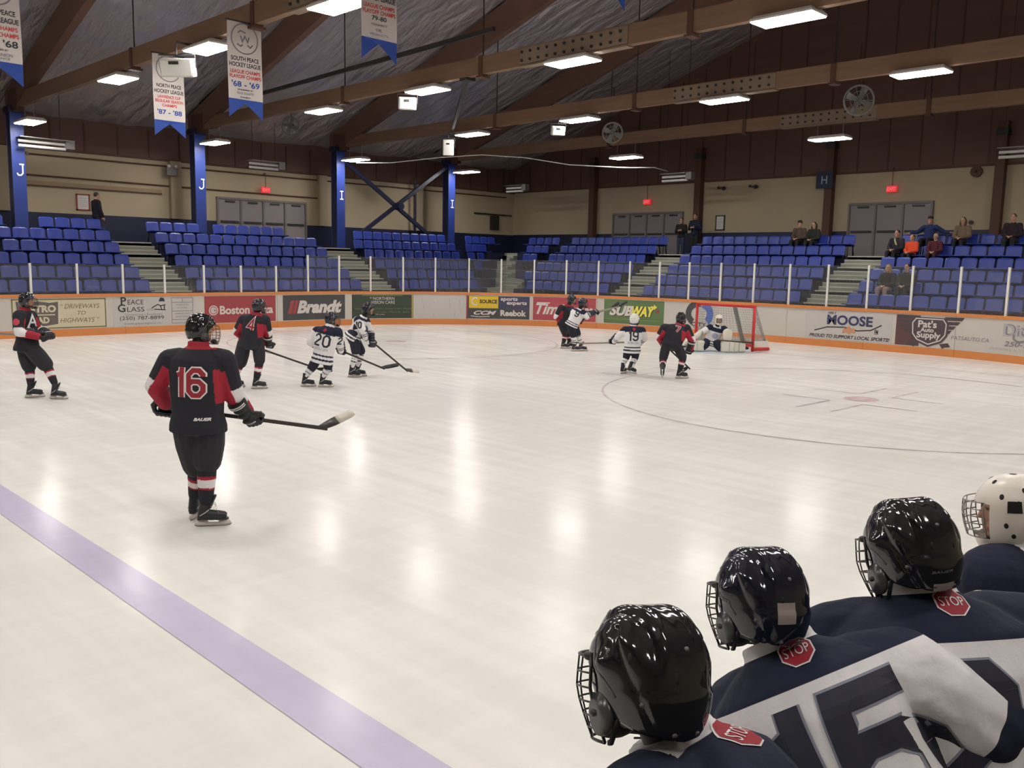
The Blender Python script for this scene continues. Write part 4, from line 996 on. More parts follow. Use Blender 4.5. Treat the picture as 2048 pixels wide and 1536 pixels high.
FH = Vector((math.cos(math.radians(45.15)), math.sin(math.radians(45.15)), 0)); RH = Vector((FH.y, -FH.x, 0))
def heading(a):                         # degrees clockwise from the direction the photographer looks in
    a = math.radians(a); return FH * math.cos(a) + RH * math.sin(a)
def head_matrix(p, yaw, pitch=0, roll=0, s=1.0):
    y = heading(yaw); x = y.cross(Vector((0, 0, 1))); M = Matrix((x, y, (0, 0, 1))).transposed().to_4x4()
    return Matrix.Translation(p) @ M @ Matrix.Rotation(math.radians(roll), 4, 'Y') @ Matrix.Rotation(math.radians(-pitch), 4, 'X') @ Matrix.Scale(s, 4)

# ------------------------------------------------------------------ people: helmets, gloves, skates, sticks (built once, then placed)
M_helm = mat('helmet_black', lin(26, 26, 30), 0.10, 0, 0.5, coat=0.3); M_helmn = mat('helmet_navy', lin(22, 25, 38), 0.10, 0, 0.5, coat=0.3); M_helmw = mat('helmet_white', lin(226, 224, 218), 0.2)
M_wire = mat('cage_wire', lin(64, 60, 58), 0.35, 0.6); M_wire_l = mat('cage_wire_light', lin(150, 148, 145), 0.3, 0.8)
M_vent = mat('vent_black', (0.003, 0.003, 0.003), 0.7); M_trim_g = mat('helmet_trim_grey', lin(96, 94, 94), 0.4); M_stick_w = mat('sticker_grey', lin(150, 138, 136), 0.5); M_strap = mat('strap_black', (0.01, 0.01, 0.012), 0.7)
M_smoke = mat('ear_guard_smoke', lin(70, 70, 70), 0.25)
A_, B_, C_z = .105, .131, .131
RIMK = ([0, 35, 58, 74, 92, 125, 180, 999], [.040, .036, .010, -.055, -.080, -.098, -.112, -.112])
def helm_pt(phi, s, disp=True):
    d = abs(math.degrees(phi)); zr = np.interp(d, *RIMK)
    th = s * math.acos(max(-1, zr / C_z)); st = math.sin(th)
    rho = st ** .86 if th < PI / 2 else 1 - .55 * (1 - st)
    x = A_ * rho * math.copysign(abs(math.sin(phi)) ** .92, math.sin(phi)); y = B_ * rho * math.copysign(abs(math.cos(phi)) ** .95, math.cos(phi)) - .006; z = C_z * math.cos(th)
    if not disp: return Vector((x, y, z))
    la = abs(x) / A_; top = min(1, max(0, (z - .0) / .05)); back = min(1, max(0, (d - 100) / 40))
    r = .0058 * math.exp(-((la - .40) / .085) ** 2) * top - .003 * math.exp(-(la / .2) ** 2) * top
    r += .004 * math.exp(-((la - .80) / .10) ** 2) * min(1, max(0, (z + .01) / .03)) * min(1, max(0, (.085 - z) / .03))
    r += .012 * math.exp(-((d - 88) / 13) ** 2 - ((z - .018) / .022) ** 2)
    r -= .0045 * math.exp(-((d - 118 + (z * 260)) / 3.5) ** 2) * (1 if z < .09 else 0)
    r += .005 * back * min(1, max(0, (-.02 - z) / .012))
    r -= .004 * math.exp(-((la - .58) / .035) ** 2) * top
    n = Vector((x / A_ ** 2, (y + .006) / B_ ** 2, z / C_z ** 2)).normalized()
    return Vector((x, y, z)) + n * r
def helm_on(x_deg, s, off=.001):
    p = helm_pt(math.radians(x_deg), s); c = helm_pt(math.radians(x_deg), s, False); n = Vector((c.x / A_ ** 2, c.y / B_ ** 2, c.z / C_z ** 2)).normalized()
    return p + n * off, n
def helmet_shell(nphi=120, ns=52):
    mb = MB(); rings = []
    for i in range(1, ns + 1):
        s = .02 + .98 * i / ns
        rings.append([helm_pt(2 * PI * j / nphi - PI, s) for j in range(nphi)])
    inner = [[p * .93 for p in rings[-1]], [p * .90 for p in rings[-6]]]
    mb.loft(rings + inner, 0, True); return mb
def patch(mb, d0, d1, s0, s1, off, mi=0, n=8):
    vs = [[helm_on(d0 + (d1 - d0) * i / n, s0 + (s1 - s0) * j / n, off)[0] for j in range(n + 1)] for i in range(n + 1)]
    flat = [p for r in vs for p in r]; fs = []
    for i in range(n):
        for j in range(n): a = i * (n + 1) + j; fs.append((a, a + n + 1, a + n + 2, a + 1) if d1 > d0 else (a, a + 1, a + n + 2, a + n + 1))
    mb.add(flat, fs, mi)
def helmet_kit():
    K = {}
    K['shell'] = helmet_shell()
    v = MB()
    for dg, s, rx, ry in [(150, .38, .006, .016), (-150, .38, .006, .016), (165, .62, .005, .012), (-165, .62, .005, .012), (20, .5, .005, .014), (-20, .5, .005, .014), (60, .4, .005, .012), (-60, .4, .005, .012), (120, .55, .005, .012), (-120, .55, .005, .012)]:
        p, n = helm_on(dg, s, -.0016); s_, d_, u_ = basis(n); v.ball(p, (rx, ry, .0035), 0, 10, 6, Matrix((s_, u_, d_)).transposed())
    K['vents'] = v
    w = MB()
    for sg in (1, -1):
        w.tube([helm_on(sg * (40 + 62 * t), .42 + .40 * t, .0005)[0] for t in np.linspace(0, 1, 14)], .0022, 6)
    K['trim_line'] = w
    sc = MB()
    for dg, s in [(95, .55), (-95, .55), (130, .80), (-130, .80), (165, .95), (-165, .95), (30, .8), (-30, .8), (180, .45)]:
        p, n = helm_on(dg, s, 0); sc.cyl(p - n * .001, p + n * .002, .005, 10)
    K['screws'] = sc
    for sg in (1, -1):
        e = K['ear_guard%d' % sg] = MB()
        e.loft([[Vector((sg * (.103 - .012 * t), .018 + .036 * math.cos(a), -.075 + .040 * math.sin(a))) for a in np.linspace(0, 2 * PI, 19)[:-1]] for t in (0, 1)])
    c = MB(); LV = [.030, -.002, -.030, -.058, -.086, -.112, -.136]
    def cg(z, a):
        t = (z + .136) / .166; w_ = .066 + .040 * min(1, t * 1.7); dp = .150 + .018 * math.sin(PI * min(1, max(0, t * .9 + .1))); y0 = .035 + .02 * (1 - t)
        return Vector((w_ * math.sin(a), y0 + (dp - y0) * math.cos(a) ** .8 if math.cos(a) > 0 else y0, z))
    AN = np.linspace(-PI / 2, PI / 2, 17)
    for z in LV: c.tube([cg(z, a) for a in AN], .0021 if z not in (LV[0], LV[-1]) else .0032, 6)
    for a in (-PI / 2, -1.05, -.62, -.25, .25, .62, 1.05, PI / 2): c.tube([cg(z, a) for z in LV], .0021 if abs(a) < 1.5 else .0035, 6)
    for sg in (1, -1): c.ball((sg * .103, .05, .03), (.009, .014, .009)).ball((sg * .10, .04, -.075), (.008, .012, .008))
    K['cage'] = c
    k = MB(); k.ball((0, .118, -.118), (.048, .030, .024)); 
    for sg in (1, -1):
        k.tube([(sg * .096, .0, -.07), (sg * .085, .05, -.105), (sg * .055, .095, -.125)], .007, 6, 0, (0, 0, 1), .35); k.tube([(sg * .09, -.03, -.08), (sg * .07, .03, -.135), (sg * .03, .09, -.14)], .006, 6, 0, (0, 0, 1), .35)
    K['chin_strap'] = k
    return K
HK = helmet_kit()
def kit_mesh(name, mb, mats, smooth=True):
    me = bpy.data.meshes.new(name); me.from_pydata(mb.v, [], mb.f)
    for m in mats: me.materials.append(m)
    me.polygons.foreach_set('material_index', mb.m)
    if smooth: me.polygons.foreach_set('use_smooth', [True] * len(me.polygons))
    me.update(); return me
KM = {}
def kmesh(key, mb, m):
    kk = (key, m.name)
    if kk not in KM: KM[kk] = kit_mesh(key, mb, [m])
    return KM[kk]
def put_helmet(root, org, M, shell=M_helm, wire=M_wire, face='cage', extras=None):
    h = inst(kmesh('helmet', HK['shell'], shell), 'helmet', M, root, org)
    def sub(name, key, m):
        o = bpy.data.objects.new(name, kmesh(key, HK[key], m)); COL.objects.link(o); o.parent = h; return o
    sub('vent', 'vents', M_vent); sub('trim_line', 'trim_line', M_trim_g); sub('screw', 'screws', M_trim_g); sub('ear_guard', 'ear_guard1', M_smoke); sub('ear_guard', 'ear_guard-1', M_smoke); sub('face_cage', 'cage', wire); sub('chin_strap', 'chin_strap', M_strap)
    if extras:
        for nm, args, m in extras:
            mb = MB(); patch(mb, *args); o = bpy.data.objects.new(nm, kit_mesh(nm, mb, [m])); COL.objects.link(o); o.parent = h
    return h
def helmet_text(h, body, d0, d1, s, hgt, m):
    v, f = fit_text(body, 1, 1, bold=.03, shear=.2)
    mb = MB(); mb.add([helm_on(d0 + (d1 - d0) * (x + .5), s - y * hgt, .0012)[0] for x, y in v], f)
    o = bpy.data.objects.new('lettering', kit_mesh('lettering', mb, [m], False)); COL.objects.link(o); o.parent = h

# goalie mask: white shell with an eye opening, side holes, wire cage, back plate
def mask_pt(phi, th):
    st = math.sin(th); front = max(0, math.cos(phi)); z = .135 * math.cos(th)
    k = 1 if th < PI / 2 else 1 - .30 * (1 - st)
    chin = .03 * front * max(0, -math.cos(th))
    return Vector((.112 * (st ** .85 if th < PI / 2 else k * st ** .5) * math.sin(phi), (.132 + chin * .5) * (st ** .85 if th < PI / 2 else st ** .45) * math.cos(phi), z - chin))
def mask_kit():
    K = {}; sh = MB(); NP, NT = 72, 40; idx = {}; vs = []; fs = []
    for i in range(NT + 1):
        for j in range(NP):
            th = .06 + (PI * .80) * i / NT; ph = 2 * PI * j / NP - PI; vs.append(mask_pt(ph, th))
    for i in range(NT):
        for j in range(NP):
            ph = abs(math.degrees(2 * PI * (j + .5) / NP - PI)); z = vs[i * NP + j].z
            if ph < 46 and -.078 < z < .048: continue
            if ph > 118 and z < .035 - (ph - 118) * .0004: continue
            if 95 < ph <= 118 and z < -.07: continue
            a = i * NP + j; b = i * NP + (j + 1) % NP; fs.append((a, a + NP, b + NP, b))
    sh.add(vs, fs); sh.loft([vs[:NP]], 0, True); K['shell'] = sh
    bp = MB(); R_ = []
    for z in np.linspace(.03, -.085, 8): R_.append([Vector((.10 * math.sin(a), -.125 * math.cos(a) * (1 - .2 * max(0, -z) / .085), z)) for a in np.linspace(-1.0, 1.0, 15)])
    bp.loft(R_, 0, False, False); K['back_plate'] = bp
    ho = MB()
    for ph, th in [(62, 1.0), (-62, 1.0), (88, 1.18), (-88, 1.18), (70, 1.75), (-70, 1.75), (80, 2.05), (-80, 2.05), (30, .55), (-30, .55), (100, .8), (-100, .8)]:
        p = mask_pt(math.radians(ph), th); n = Vector((p.x / .0125, p.y / .0174, p.z / .018)).normalized(); s_, d_, u_ = basis(n); ho.ball(p, (.0075, .0105, .002), 0, 12, 6, Matrix((s_, u_, d_)).transposed())
    for sg in (1, -1):
        q = [mask_pt(math.radians(sg * a), t) * 1.03 for a, t in ((72, 1.12), (92, 1.12), (92, 1.42), (72, 1.42))]; ho.add(q, [(0, 1, 2, 3)]).add(q, [(3, 2, 1, 0)])
    K['vents'] = ho
    c = MB(); 
    def g(a, z): return Vector((.085 * math.sin(a), .045 + .11 * math.cos(a) + .012 * math.cos(z * 20), z))
    for z in (.048, .022, -.004, -.03, -.056, -.08): c.tube([g(a, z) for a in np.linspace(-1.05, 1.05, 13)], .0023, 6)
    for a in (-1.05, -.6, -.2, .2, .6, 1.05): c.tube([g(a, z) for z in np.linspace(.048, -.08, 7)], .0023, 6)
    K['cage'] = c
    st = MB().tube([Vector((.104 * math.sin(a), -.128 * math.cos(a), -.045)) for a in np.linspace(-1.15, 1.15, 15)], .013, 6, 0, (0, 0, 1), 1.0); K['strap'] = st
    return K
MK = mask_kit()
M_maskw = mat('mask_white', lin(222, 214, 202), 0.3); M_redstrap = mat('strap_red', lin(112, 30, 34), 0.7)
def put_mask(root, org, M):
    h = inst(kmesh('goalie_mask', MK['shell'], M_maskw), 'goalie_mask', M, root, org)
    for nm, key, m in (('vent', 'vents', M_vent), ('back_plate', 'back_plate', M_maskw), ('face_cage', 'cage', M_wire_l), ('strap', 'strap', M_redstrap)):
        o = bpy.data.objects.new(nm, kmesh('m' + key, MK[key], m)); COL.objects.link(o); o.parent = h
    return h

def glove_mesh():
    c = MB()
    c.loft([[Vector((w * math.cos(a), y, .0 + h * math.sin(a))) for a in np.linspace(0, 2 * PI, 15)[:-1]] for y, w, h in ((-.15, .072, .062), (-.10, .066, .056), (-.05, .052, .042), (.0, .056, .034), (.05, .06, .03), (.07, .056, .026))])
    for i, x in enumerate((-.045, -.016, .014, .043)):
        l = (.030, .040, .042, .034)[i]
        c.tube([(x, .05, .008), (x, .08 + l * .5, .006), (x, .10 + l * .3, -.03), (x, .085, -.062), (x, .055, -.068)], [.018, .018, .0175, .0165, .015], 8)
    c.tube([(-.05, .0, -.005), (-.078, .035, -.02), (-.065, .075, -.045), (-.035, .09, -.055)], [.02, .021, .019, .016], 8)
    for y in (-.085, -.03, .025): c.ball((0, y, .038), (.05, .024, .02), 0, 12, 8)
    me = remesh(c, .006, 2); return me
GLOVE = glove_mesh()
def glove_for(m):
    k = ('glove', m.name)
    if k not in KM:
        me = GLOVE.copy(); me.materials.clear(); me.materials.append(m); KM[k] = me
    return KM[k]
M_glove = mat('glove_black', lin(26, 26, 32), 0.55); M_gloven = mat('glove_navy', lin(30, 33, 48), 0.55)
def put_glove(root, org, grip, arm, stick, m, s=1.0):
    y = Vector(arm).normalized(); x = Vector(stick); x = (x - y * x.dot(y))
    if x.length < .05: x = y.cross(Vector((0, 0, 1)))
    x.normalize(); z = x.cross(y)
    if z.dot(Vector((0, 0, 1)) - FH) < 0: x = -x; z = -z
    M = Matrix.Translation(grip) @ Matrix((x, y, z)).transposed().to_4x4() @ Matrix.Scale(s, 4) @ Matrix.Translation((0, -.08, .03))
    g = inst(glove_for(m), 'glove', M, root, org)
    mb = MB()
    for yy in (-.12, -.135): mb.tube([(.07 * math.cos(a), yy, .062 * math.sin(a)) for a in np.linspace(.3, PI - .3, 9)], .004, 5)
    mb.tube([(-.045, .05, .03), (0, .06, .036), (.045, .05, .03)], .004, 5)
    o = bpy.data.objects.new('piping', kmesh('glove_piping', mb, M_whitepaint)); COL.objects.link(o); o.parent = g
    return g
def skate_meshes():
    b = MB()
    b.tube([(-.035, 0, .075), (-.02, 0, .15), (-.01, 0, .215), (.0, 0, .275)], [.046, .047, .045, .052], 12)
    b.tube([(-.04, 0, .105), (.03, 0, .11), (.10, 0, .10), (.155, 0, .094), (.175, 0, .09)], [.045, .046, .047, .042, .03], 12)
    b.tube([(.03, 0, .17), (.055, 0, .23), (.085, 0, .29)], [.034, .032, .026], 10, 0, (0, 0, 1), .5)
    b.loft([[Vector((x, s * w, z)) for x, w in ((-.078, .026), (.0, .036), (.09, .042), (.17, .034), (.195, .012)) for s in (1,)] + [Vector((x, -w, z)) for x, w in ((.195, .012), (.17, .034), (.09, .042), (.0, .036), (-.078, .026))] for z in (.066, .08)])
    boot = remesh(b, .0055, 2)
    h = MB()
    prof = [(-.085, .066), (-.10, .022), (-.06, .014), (.17, .014), (.215, .026), (.195, .066), (.12, .066), (.10, .036), (.02, .036), (.0, .066)]
    h.prism([(x, z) for x, z in prof], lambda x, z, k: (x, -.013 + .026 * k, z))
    r = MB(); r.prism([(-.105, .02), (-.09, .004), (-.06, 0), (.17, 0), (.205, .006), (.22, .022), (.17, .018), (-.06, .018)], lambda x, z, k: (x, .0025 - .005 * k, z))
    l = MB()
    for i in range(6): x = .045 + .022 * i * .9; z = .20 - .017 * i; l.cyl((x, -.03, z - .012), (x + .004, .03, z - .012), .0035, 5)
    for s in (1, -1): l.tube([(-.05, s * .045, .11), (-.01, s * .05, .135), (.03, s * .046, .165)], .004, 5)
    l.tube([(.05, 0, .205), (.075, .02, .215), (.085, .01, .19)], .004, 5).tube([(.05, 0, .205), (.075, -.025, .21), (.09, -.015, .185)], .004, 5)
    return boot, h, r, l
BOOT, HOLD, RUNR, LACE = skate_meshes()
M_boot = mat('skate_black', lin(30, 31, 38), 0.45); M_hold = mat('skate_holder_white', lin(214, 206, 198), 0.45); M_run = mat('skate_steel', lin(170, 168, 166), 0.25, 0.9); M_lace = mat('lace_white', lin(206, 204, 204), 0.7)
def put_skate(root, org, ankle, yaw, pitch=0.0, roll=0.0, s=1.0, ground=0.0):
    d = heading(yaw); y = Vector((0, 0, 1)).cross(d); M = Matrix((d, y, (0, 0, 1))).transposed().to_4x4()
    R = M @ Matrix.Rotation(math.radians(pitch), 4, 'Y') @ Matrix.Rotation(math.radians(roll), 4, 'X') @ Matrix.Scale(s, 4)
    base = Vector((ankle[0], ankle[1], ground))
    if pitch or roll:
        T = Matrix.Translation(Vector(ankle)) @ R @ Matrix.Translation((0, 0, -.20))
        low = min((T @ Vector(q)).z for q in ((-.10, 0, .0), (.21, 0, .0), (-.06, 0, 0), (.17, 0, 0)))
        if low < ground + .004: T = Matrix.Translation((0, 0, ground + .004 - low)) @ T
    else: T = Matrix.Translation(base + Vector((0, 0, .004))) @ R
    k = ('boot', '')
    if k not in KM: BOOT.materials.clear(); BOOT.materials.append(M_boot); KM[k] = BOOT
    o = inst(KM[k], 'skate', T, root, org)
    for nm, mb, m in (('blade_holder', HOLD, M_hold), ('runner', RUNR, M_run), ('lace', LACE, M_lace)):
        q = bpy.data.objects.new(nm, kmesh(nm, mb, m)); COL.objects.link(q); q.parent = o
    return o
M_shaft = mat('stick_dark', lin(58, 50, 46), 0.4); M_shaftl = mat('stick_grey', lin(140, 132, 124), 0.4); M_blade_w = mat('blade_tape_white', lin(206, 200, 186), 0.7); M_blade_k = mat('blade_tape_black', lin(40, 40, 42), 0.75)
def hockey_stick(label, b0, b1, b2, shaft=M_shaft, blade=M_blade_k, up=(0, 0, 1), goalie=False):
    b0, b1, b2 = Vector(b0), Vector(b1), Vector(b2)
    t = thing('hockey_stick', label, 'stick', tuple(b1), 'hockey sticks')
    MB().bar(b0, b1, .022, .032, up).build('shaft', shaft, t)
    d = (b1 - b0).normalized()
    e = MB().bar(b0 - d * .015, b0 + d * .12, .028, .038, up); e.build('grip_tape', M_blade_k if shaft is not M_shaft else M_trim_g, t)
    mb = MB(); n = 8; u0 = Vector(up); v = b2 - b1; nrm = v.cross(d); nrm = nrm.normalized() if nrm.length > 1e-4 else d.cross(u0).normalized()
    wv = nrm.cross(v.normalized()).normalized(); 
    rings = []
    for i in range(n + 1):
        q = i / n; c = b1 - d * .06 * (1 - q) + v * q + nrm * .02 * math.sin(q * 1.6); hh = (.05 + .03 * min(1, q * 3)) / 2 * (1 if q < .9 else .8); th = .007 * (1 - .4 * q)
        rings.append([c + wv * a * hh + nrm * b * th for a, b in ((-1, -1), (1, -1), (1, 1), (-1, 1))])
    mb.loft(rings[:5]).build('blade_heel', M_shaft if blade is M_blade_w else blade, t, True)
    MB().loft(rings[4:]).build('blade', blade, t, True)
    return t

# ------------------------------------------------------------------ people: bodies and clothing
M_skin = mat('skin', lin(196, 150, 126), 0.6, noise=((20, 20, 20), .06)); M_under = mat('underlayer', lin(28, 28, 32), 0.8)
M_bodyv = vmat('body_skin', 0.6); M_jersey = vmat('jersey_cloth', 0.85, ((16, 16, 16), .35, .02)); M_sock = vmat('sock_knit', 0.9, ((60, 60, 60), .2, .01)); M_pantv = vmat('pants_cloth', 0.7, ((22, 22, 22), .3, .02)); M_kid = mat('jersey_two_colour', lin(224, 221, 222), .85, 0, .3, None, ((16, 16, 16), .35, .02))
_nt = M_kid.node_tree; _at = _nt.nodes.new('ShaderNodeAttribute'); _at.attribute_name = 'edge'; _mr = _nt.nodes.new('ShaderNodeMapRange'); _mr.inputs['From Min'].default_value = -.0006; _mr.inputs['From Max'].default_value = .0006
_mx = _nt.nodes.new('ShaderNodeMix'); _mx.data_type = 'RGBA'; _mx.inputs['A'].default_value = (*lin(224, 221, 222), 1); _mx.inputs['B'].default_value = (*lin(32, 36, 56), 1)
_nt.links.new(_at.outputs['Fac'], _mr.inputs['Value']); _nt.links.new(_mr.outputs[0], _mx.inputs['Factor']); _nt.links.new(_mx.outputs['Result'], _nt.nodes['Principled BSDF'].inputs['Base Color'])
M_coat = vmat('coat_cloth', 0.85, ((18, 18, 18), .4, .03))
BLACK = np.array(lin(40, 40, 47)); RED = np.array(lin(160, 42, 58)); WHITE = np.array(lin(224, 221, 222)); NAVY = np.array(lin(32, 36, 56)); PANTK = np.array(lin(42, 42, 48)); PANTN = np.array(lin(34, 37, 52)); SKIN = np.array(lin(190, 146, 122))
def add_head(mb, M, hair=False):
    """head with brow, nose, lips, chin and ears; +y is the face"""
    def T(p): return M @ Vector(p)
    R = M.to_3x3()
    mb.ball(T((0, 0, .01)), (.076, .096, .108), 0, 16, 12, R); mb.ball(T((0, .022, -.062)), (.056, .068, .056), 0, 14, 10, R)
    mb.tube([T((0, .088, .022)), T((0, .108, -.012)), T((0, .112, -.026))], [.010, .013, .014], 8); mb.ball(T((0, .084, -.062)), (.024, .012, .009), 0, 10, 6, R); mb.ball(T((0, .072, -.100)), (.026, .022, .018), 0, 10, 6, R)
    mb.ball(T((0, .08, .034)), (.05, .016, .010), 0, 12, 6, R)
    for s in (1, -1): mb.ball(T((s * .078, -.006, -.008)), (.010, .022, .034), 0, 10, 8, R)
def add_hand(mb, w, d, n, s=1.0):
    """palm, four bent unequal fingers and a thumb from the side of the palm"""
    d = Vector(d).normalized(); n = Vector(n); n = (n - d * n.dot(d)).normalized(); x = d.cross(n); w = Vector(w)
    mb.tube([w, w + d * .05 * s, w + d * .09 * s], [.028 * s, .036 * s, .036 * s], 10, 0, n, .55)
    for i, q in enumerate((-.028, -.010, .010, .027)):
        l = (.058, .070, .074, .062)[i] * s; p = w + d * .088 * s + x * q * s
        mb.tube([p, p + d * l * .5, p + d * l * .85 - n * l * .3, p + d * l * .95 - n * l * .6], [.0105 * s, .010 * s, .0095 * s, .009 * s], 7)
    p = w + d * .03 * s + x * .032 * s
    mb.tube([p, p + (d * .6 + x * .6 - n * .2) * .045 * s, p + (d * .9 + x * .6 - n * .3) * .072 * s], [.013 * s, .0115 * s, .010 * s], 7)
def body_mesh(J, hm, r, voxel=.014, legs=True, hands=None, skin=SKIN, cover=None):
    c = Cloth(); V = lambda k: Vector(J[k]); hip = (V('hL') + V('hR')) / 2; nk = V('nk'); hd = Vector(hm.translation)
    X = (V('sR') - V('sL')).normalized(); Z = (nk - hip).normalized(); F = Z.cross(X).normalized()
    c.torso(0, [(hip + Z * ((nk - hip).length * t), X, F, rx * r, ry * r, t) for t, rx, ry in ((-.08, .10, .08), (0, .15, .105), (.3, .13, .095), (.65, .155, .11), (.86, .14, .085), (.98, .06, .06))])
    c.tube(1, [nk - Z * .06, nk + (hd - nk) * .35, hd - (hd - nk) * .25], [.065 * r, .056, .056])
    for s in 'LR':
        c.tube(2, [V('s' + s) + (nk - V('s' + s)) * .35, V('s' + s), V('e' + s), V('w' + s)], [.06 * r, .058 * r, .044 * r, .032 * r])
        if legs: c.tube(3, [V('h' + s), V('k' + s), V('a' + s)], [.088 * r, .06 * r, .042 * r])
        if hands: add_hand(c.mb, V('w' + s), hands[s][0], hands[s][1])
        elif hands is None: c.mb.ball(V('w' + s) + (V('w' + s) - V('e' + s)).normalized() * .04, .04 * r)
    add_head(c.mb, hm)
    me = remesh(c.mb, voxel, 2); P = coords(me); ids, ts, vec = c.nearest(P)
    col = np.tile(skin, (len(P), 1))
    L_ = np.array([(hm.inverted() @ Vector(p))[:] for p in P]); 
    hair_ = (L_[:, 2] > -.02) & (L_[:, 1] < .02 + .5 * (L_[:, 2] - .02)) & (np.linalg.norm(L_, axis=1) < .2)
    eye = (np.abs(np.abs(L_[:, 0]) - .032) < .014) & (np.abs(L_[:, 2] - .014) < .008) & (L_[:, 1] > .06); mouth = (np.abs(L_[:, 0]) < .022) & (np.abs(L_[:, 2] + .064) < .006) & (L_[:, 1] > .07)
    near = np.linalg.norm(L_, axis=1) < .16
    col[eye & near] = lin(60, 44, 38); col[mouth & near] = lin(150, 92, 86); 
    if cover is not None: col[(ids == 0) | (ids == 2) | (ids == 3) | ((ids == 1) & (L_[:, 2] < -.085) & (L_[:, 1] < .06))] = cover; col[(ids < 9) & (L_[:, 2] < -.03) & (L_[:, 1] < .0) & near] = lin(40, 32, 30)
    set_cols(me, col); return me
def jersey_mesh(J, r, style, voxel, fat=1.0, smooth=4, hem=-.12, arm=1.0):
    c = Cloth(); V = lambda k: Vector(J[k]); hip = (V('hL') + V('hR')) / 2; nk = V('nk')
    XS = (V('sR') - V('sL')).normalized(); XH = (V('hR') - V('hL')).normalized(); Z = (nk - hip).normalized(); L = (nk - hip).length
    sw = (V('sR') - V('sL')).length / .42; sw = max(.8, min(1.12, sw / r)) 
    fr = []
    for t, rx, ry in ((hem, .238, .205), (hem + .09, .236, .20), (.12, .212, .172), (.4, .208, .165), (.65, .222, .165), (.82, .215, .15), (.92, .15, .12), (.985, .086, .092), (1.05, .084, .088)):
        q = max(0, min(1, t)); X = (XH * (1 - q) + XS * q); F = Z.cross(X).normalized(); X = F.cross(Z).normalized()
        fr.append((hip + Z * L * t - F * .03 * math.sin(PI * max(0, min(1, t))), X, F, rx * r * fat * (sw if .3 < t < .95 else 1), ry * r * fat, t))
    c.torso(0, fr); F = fr[-3][2]
    for i, s in enumerate('LR'):
        S = V('s' + s); c.tube(1 + i, [S + (nk - S) * .35 - Z * .03, S, V('e' + s), V('w' + s)], [.098 * r * arm, .102 * r * arm, .086 * r * arm, .062 * r * arm], [0, .12, .56, 1.0])
    me = remesh(c.mb, voxel, smooth); P = coords(me); ids, ts, vec = c.nearest(P)
    D = dict(ids=ids, t=ts, vec=vec, P=P, X=np.array(XS), F=np.array(F), Z=np.array(Z), hip=np.array(hip), L=L, out=[None, None, None])
    hh = (P - np.array(hip)) @ np.array(Z) / L; D['h'] = hh; D['lat'] = (P - np.array(hip)) @ np.array(XS) / (.22 * r * sw); D['front'] = (P - np.array(hip)) @ np.array(F)
    # side of each sleeve that faces away from the body
    o = np.zeros(len(P))
    for i, s in enumerate('LR'):
        E = np.array(J['e' + s]); S = np.array(J['s' + s]); dirv = (E - S) / np.linalg.norm(E - S); outv = np.array(XS) * (1 if s == 'R' else -1) + np.array(Z) * .6; outv = outv - dirv * (outv @ dirv); outv /= np.linalg.norm(outv)
        m = ids == 1 + i; o[m] = (vec[m] @ outv) / (.08 * r)
    D['outside'] = o
    set_cols(me, style(D)); return me, D
def st_black(D):
    n = len(D['h']); c = np.tile(BLACK, (n, 1)); sl = D['ids'] > 0; t, o = D['t'], D['outside']
    c[sl & (t > .20) & (o < .10)] = RED; c[sl & (t > .46)] = RED; c[sl & (t > .46) & (t < .76) & (o > .05 + (t - .46) * 1.6)] = WHITE
    c[(~sl) & (np.abs(D['lat']) > .80) & (D['h'] > .28) & (D['h'] < .72)] = RED
    c[(~sl) & (D['h'] > .96)] = RED
    return c
def st_white(D, yoke=.74):
    n = len(D['h']); c = np.tile(WHITE, (n, 1)); sl = D['ids'] > 0; t = D['t']; h = D['h']
    c[(~sl) & (h > yoke)] = NAVY; c[sl & (t < .14)] = NAVY; c[sl & (h > yoke + .02) & (t < .3)] = NAVY
    for a, b in ((-.03, .03), (.10, .15)): c[(~sl) & (h > a) & (h < b)] = NAVY
    for a, b in ((.66, .71), (.78, .83)): c[sl & (t > a) & (t < b)] = NAVY
    c[(~sl) & (h > .985)] = WHITE
    return c
def pants_mesh(J, r, col, voxel, stripe=None):
    c = Cloth(); V = lambda k: Vector(J[k]); hip = (V('hL') + V('hR')) / 2; nk = V('nk'); X = (V('hR') - V('hL')).normalized(); Z = (nk - hip).normalized(); F = Z.cross(X).normalized(); X = F.cross(Z).normalized()
    c.torso(0, [(hip + Z * t * r, X, F, rx * r, ry * r, t) for t, rx, ry in ((-.10, .15, .13), (-.04, .20, .17), (.03, .205, .17), (.11, .18, .145), (.18, .14, .11))])
    for i, s in enumerate('LR'):
        k = V('h' + s).lerp(V('k' + s), .90); q = max(.74, min(1, (V('h' + s) - V('k' + s)).length / .38)) * r; c.tube(1 + i, [V('h' + s), V('h' + s).lerp(V('k' + s), .5), k], [.132 * q, .142 * q, .128 * q])
    me = remesh(c.mb, voxel, 3); P = coords(me); ids, ts, vec = c.nearest(P); cc = np.tile(col, (len(P), 1))
    if stripe is not None:
        for i, s in enumerate('LR'):
            o = np.array(X) * (1 if s == 'R' else -1); w = (ids == 1 + i) & (vec @ o > .09 * r) & (np.abs(vec @ np.array(F)) < .018); cc[w] = stripe
    set_cols(me, cc); return me
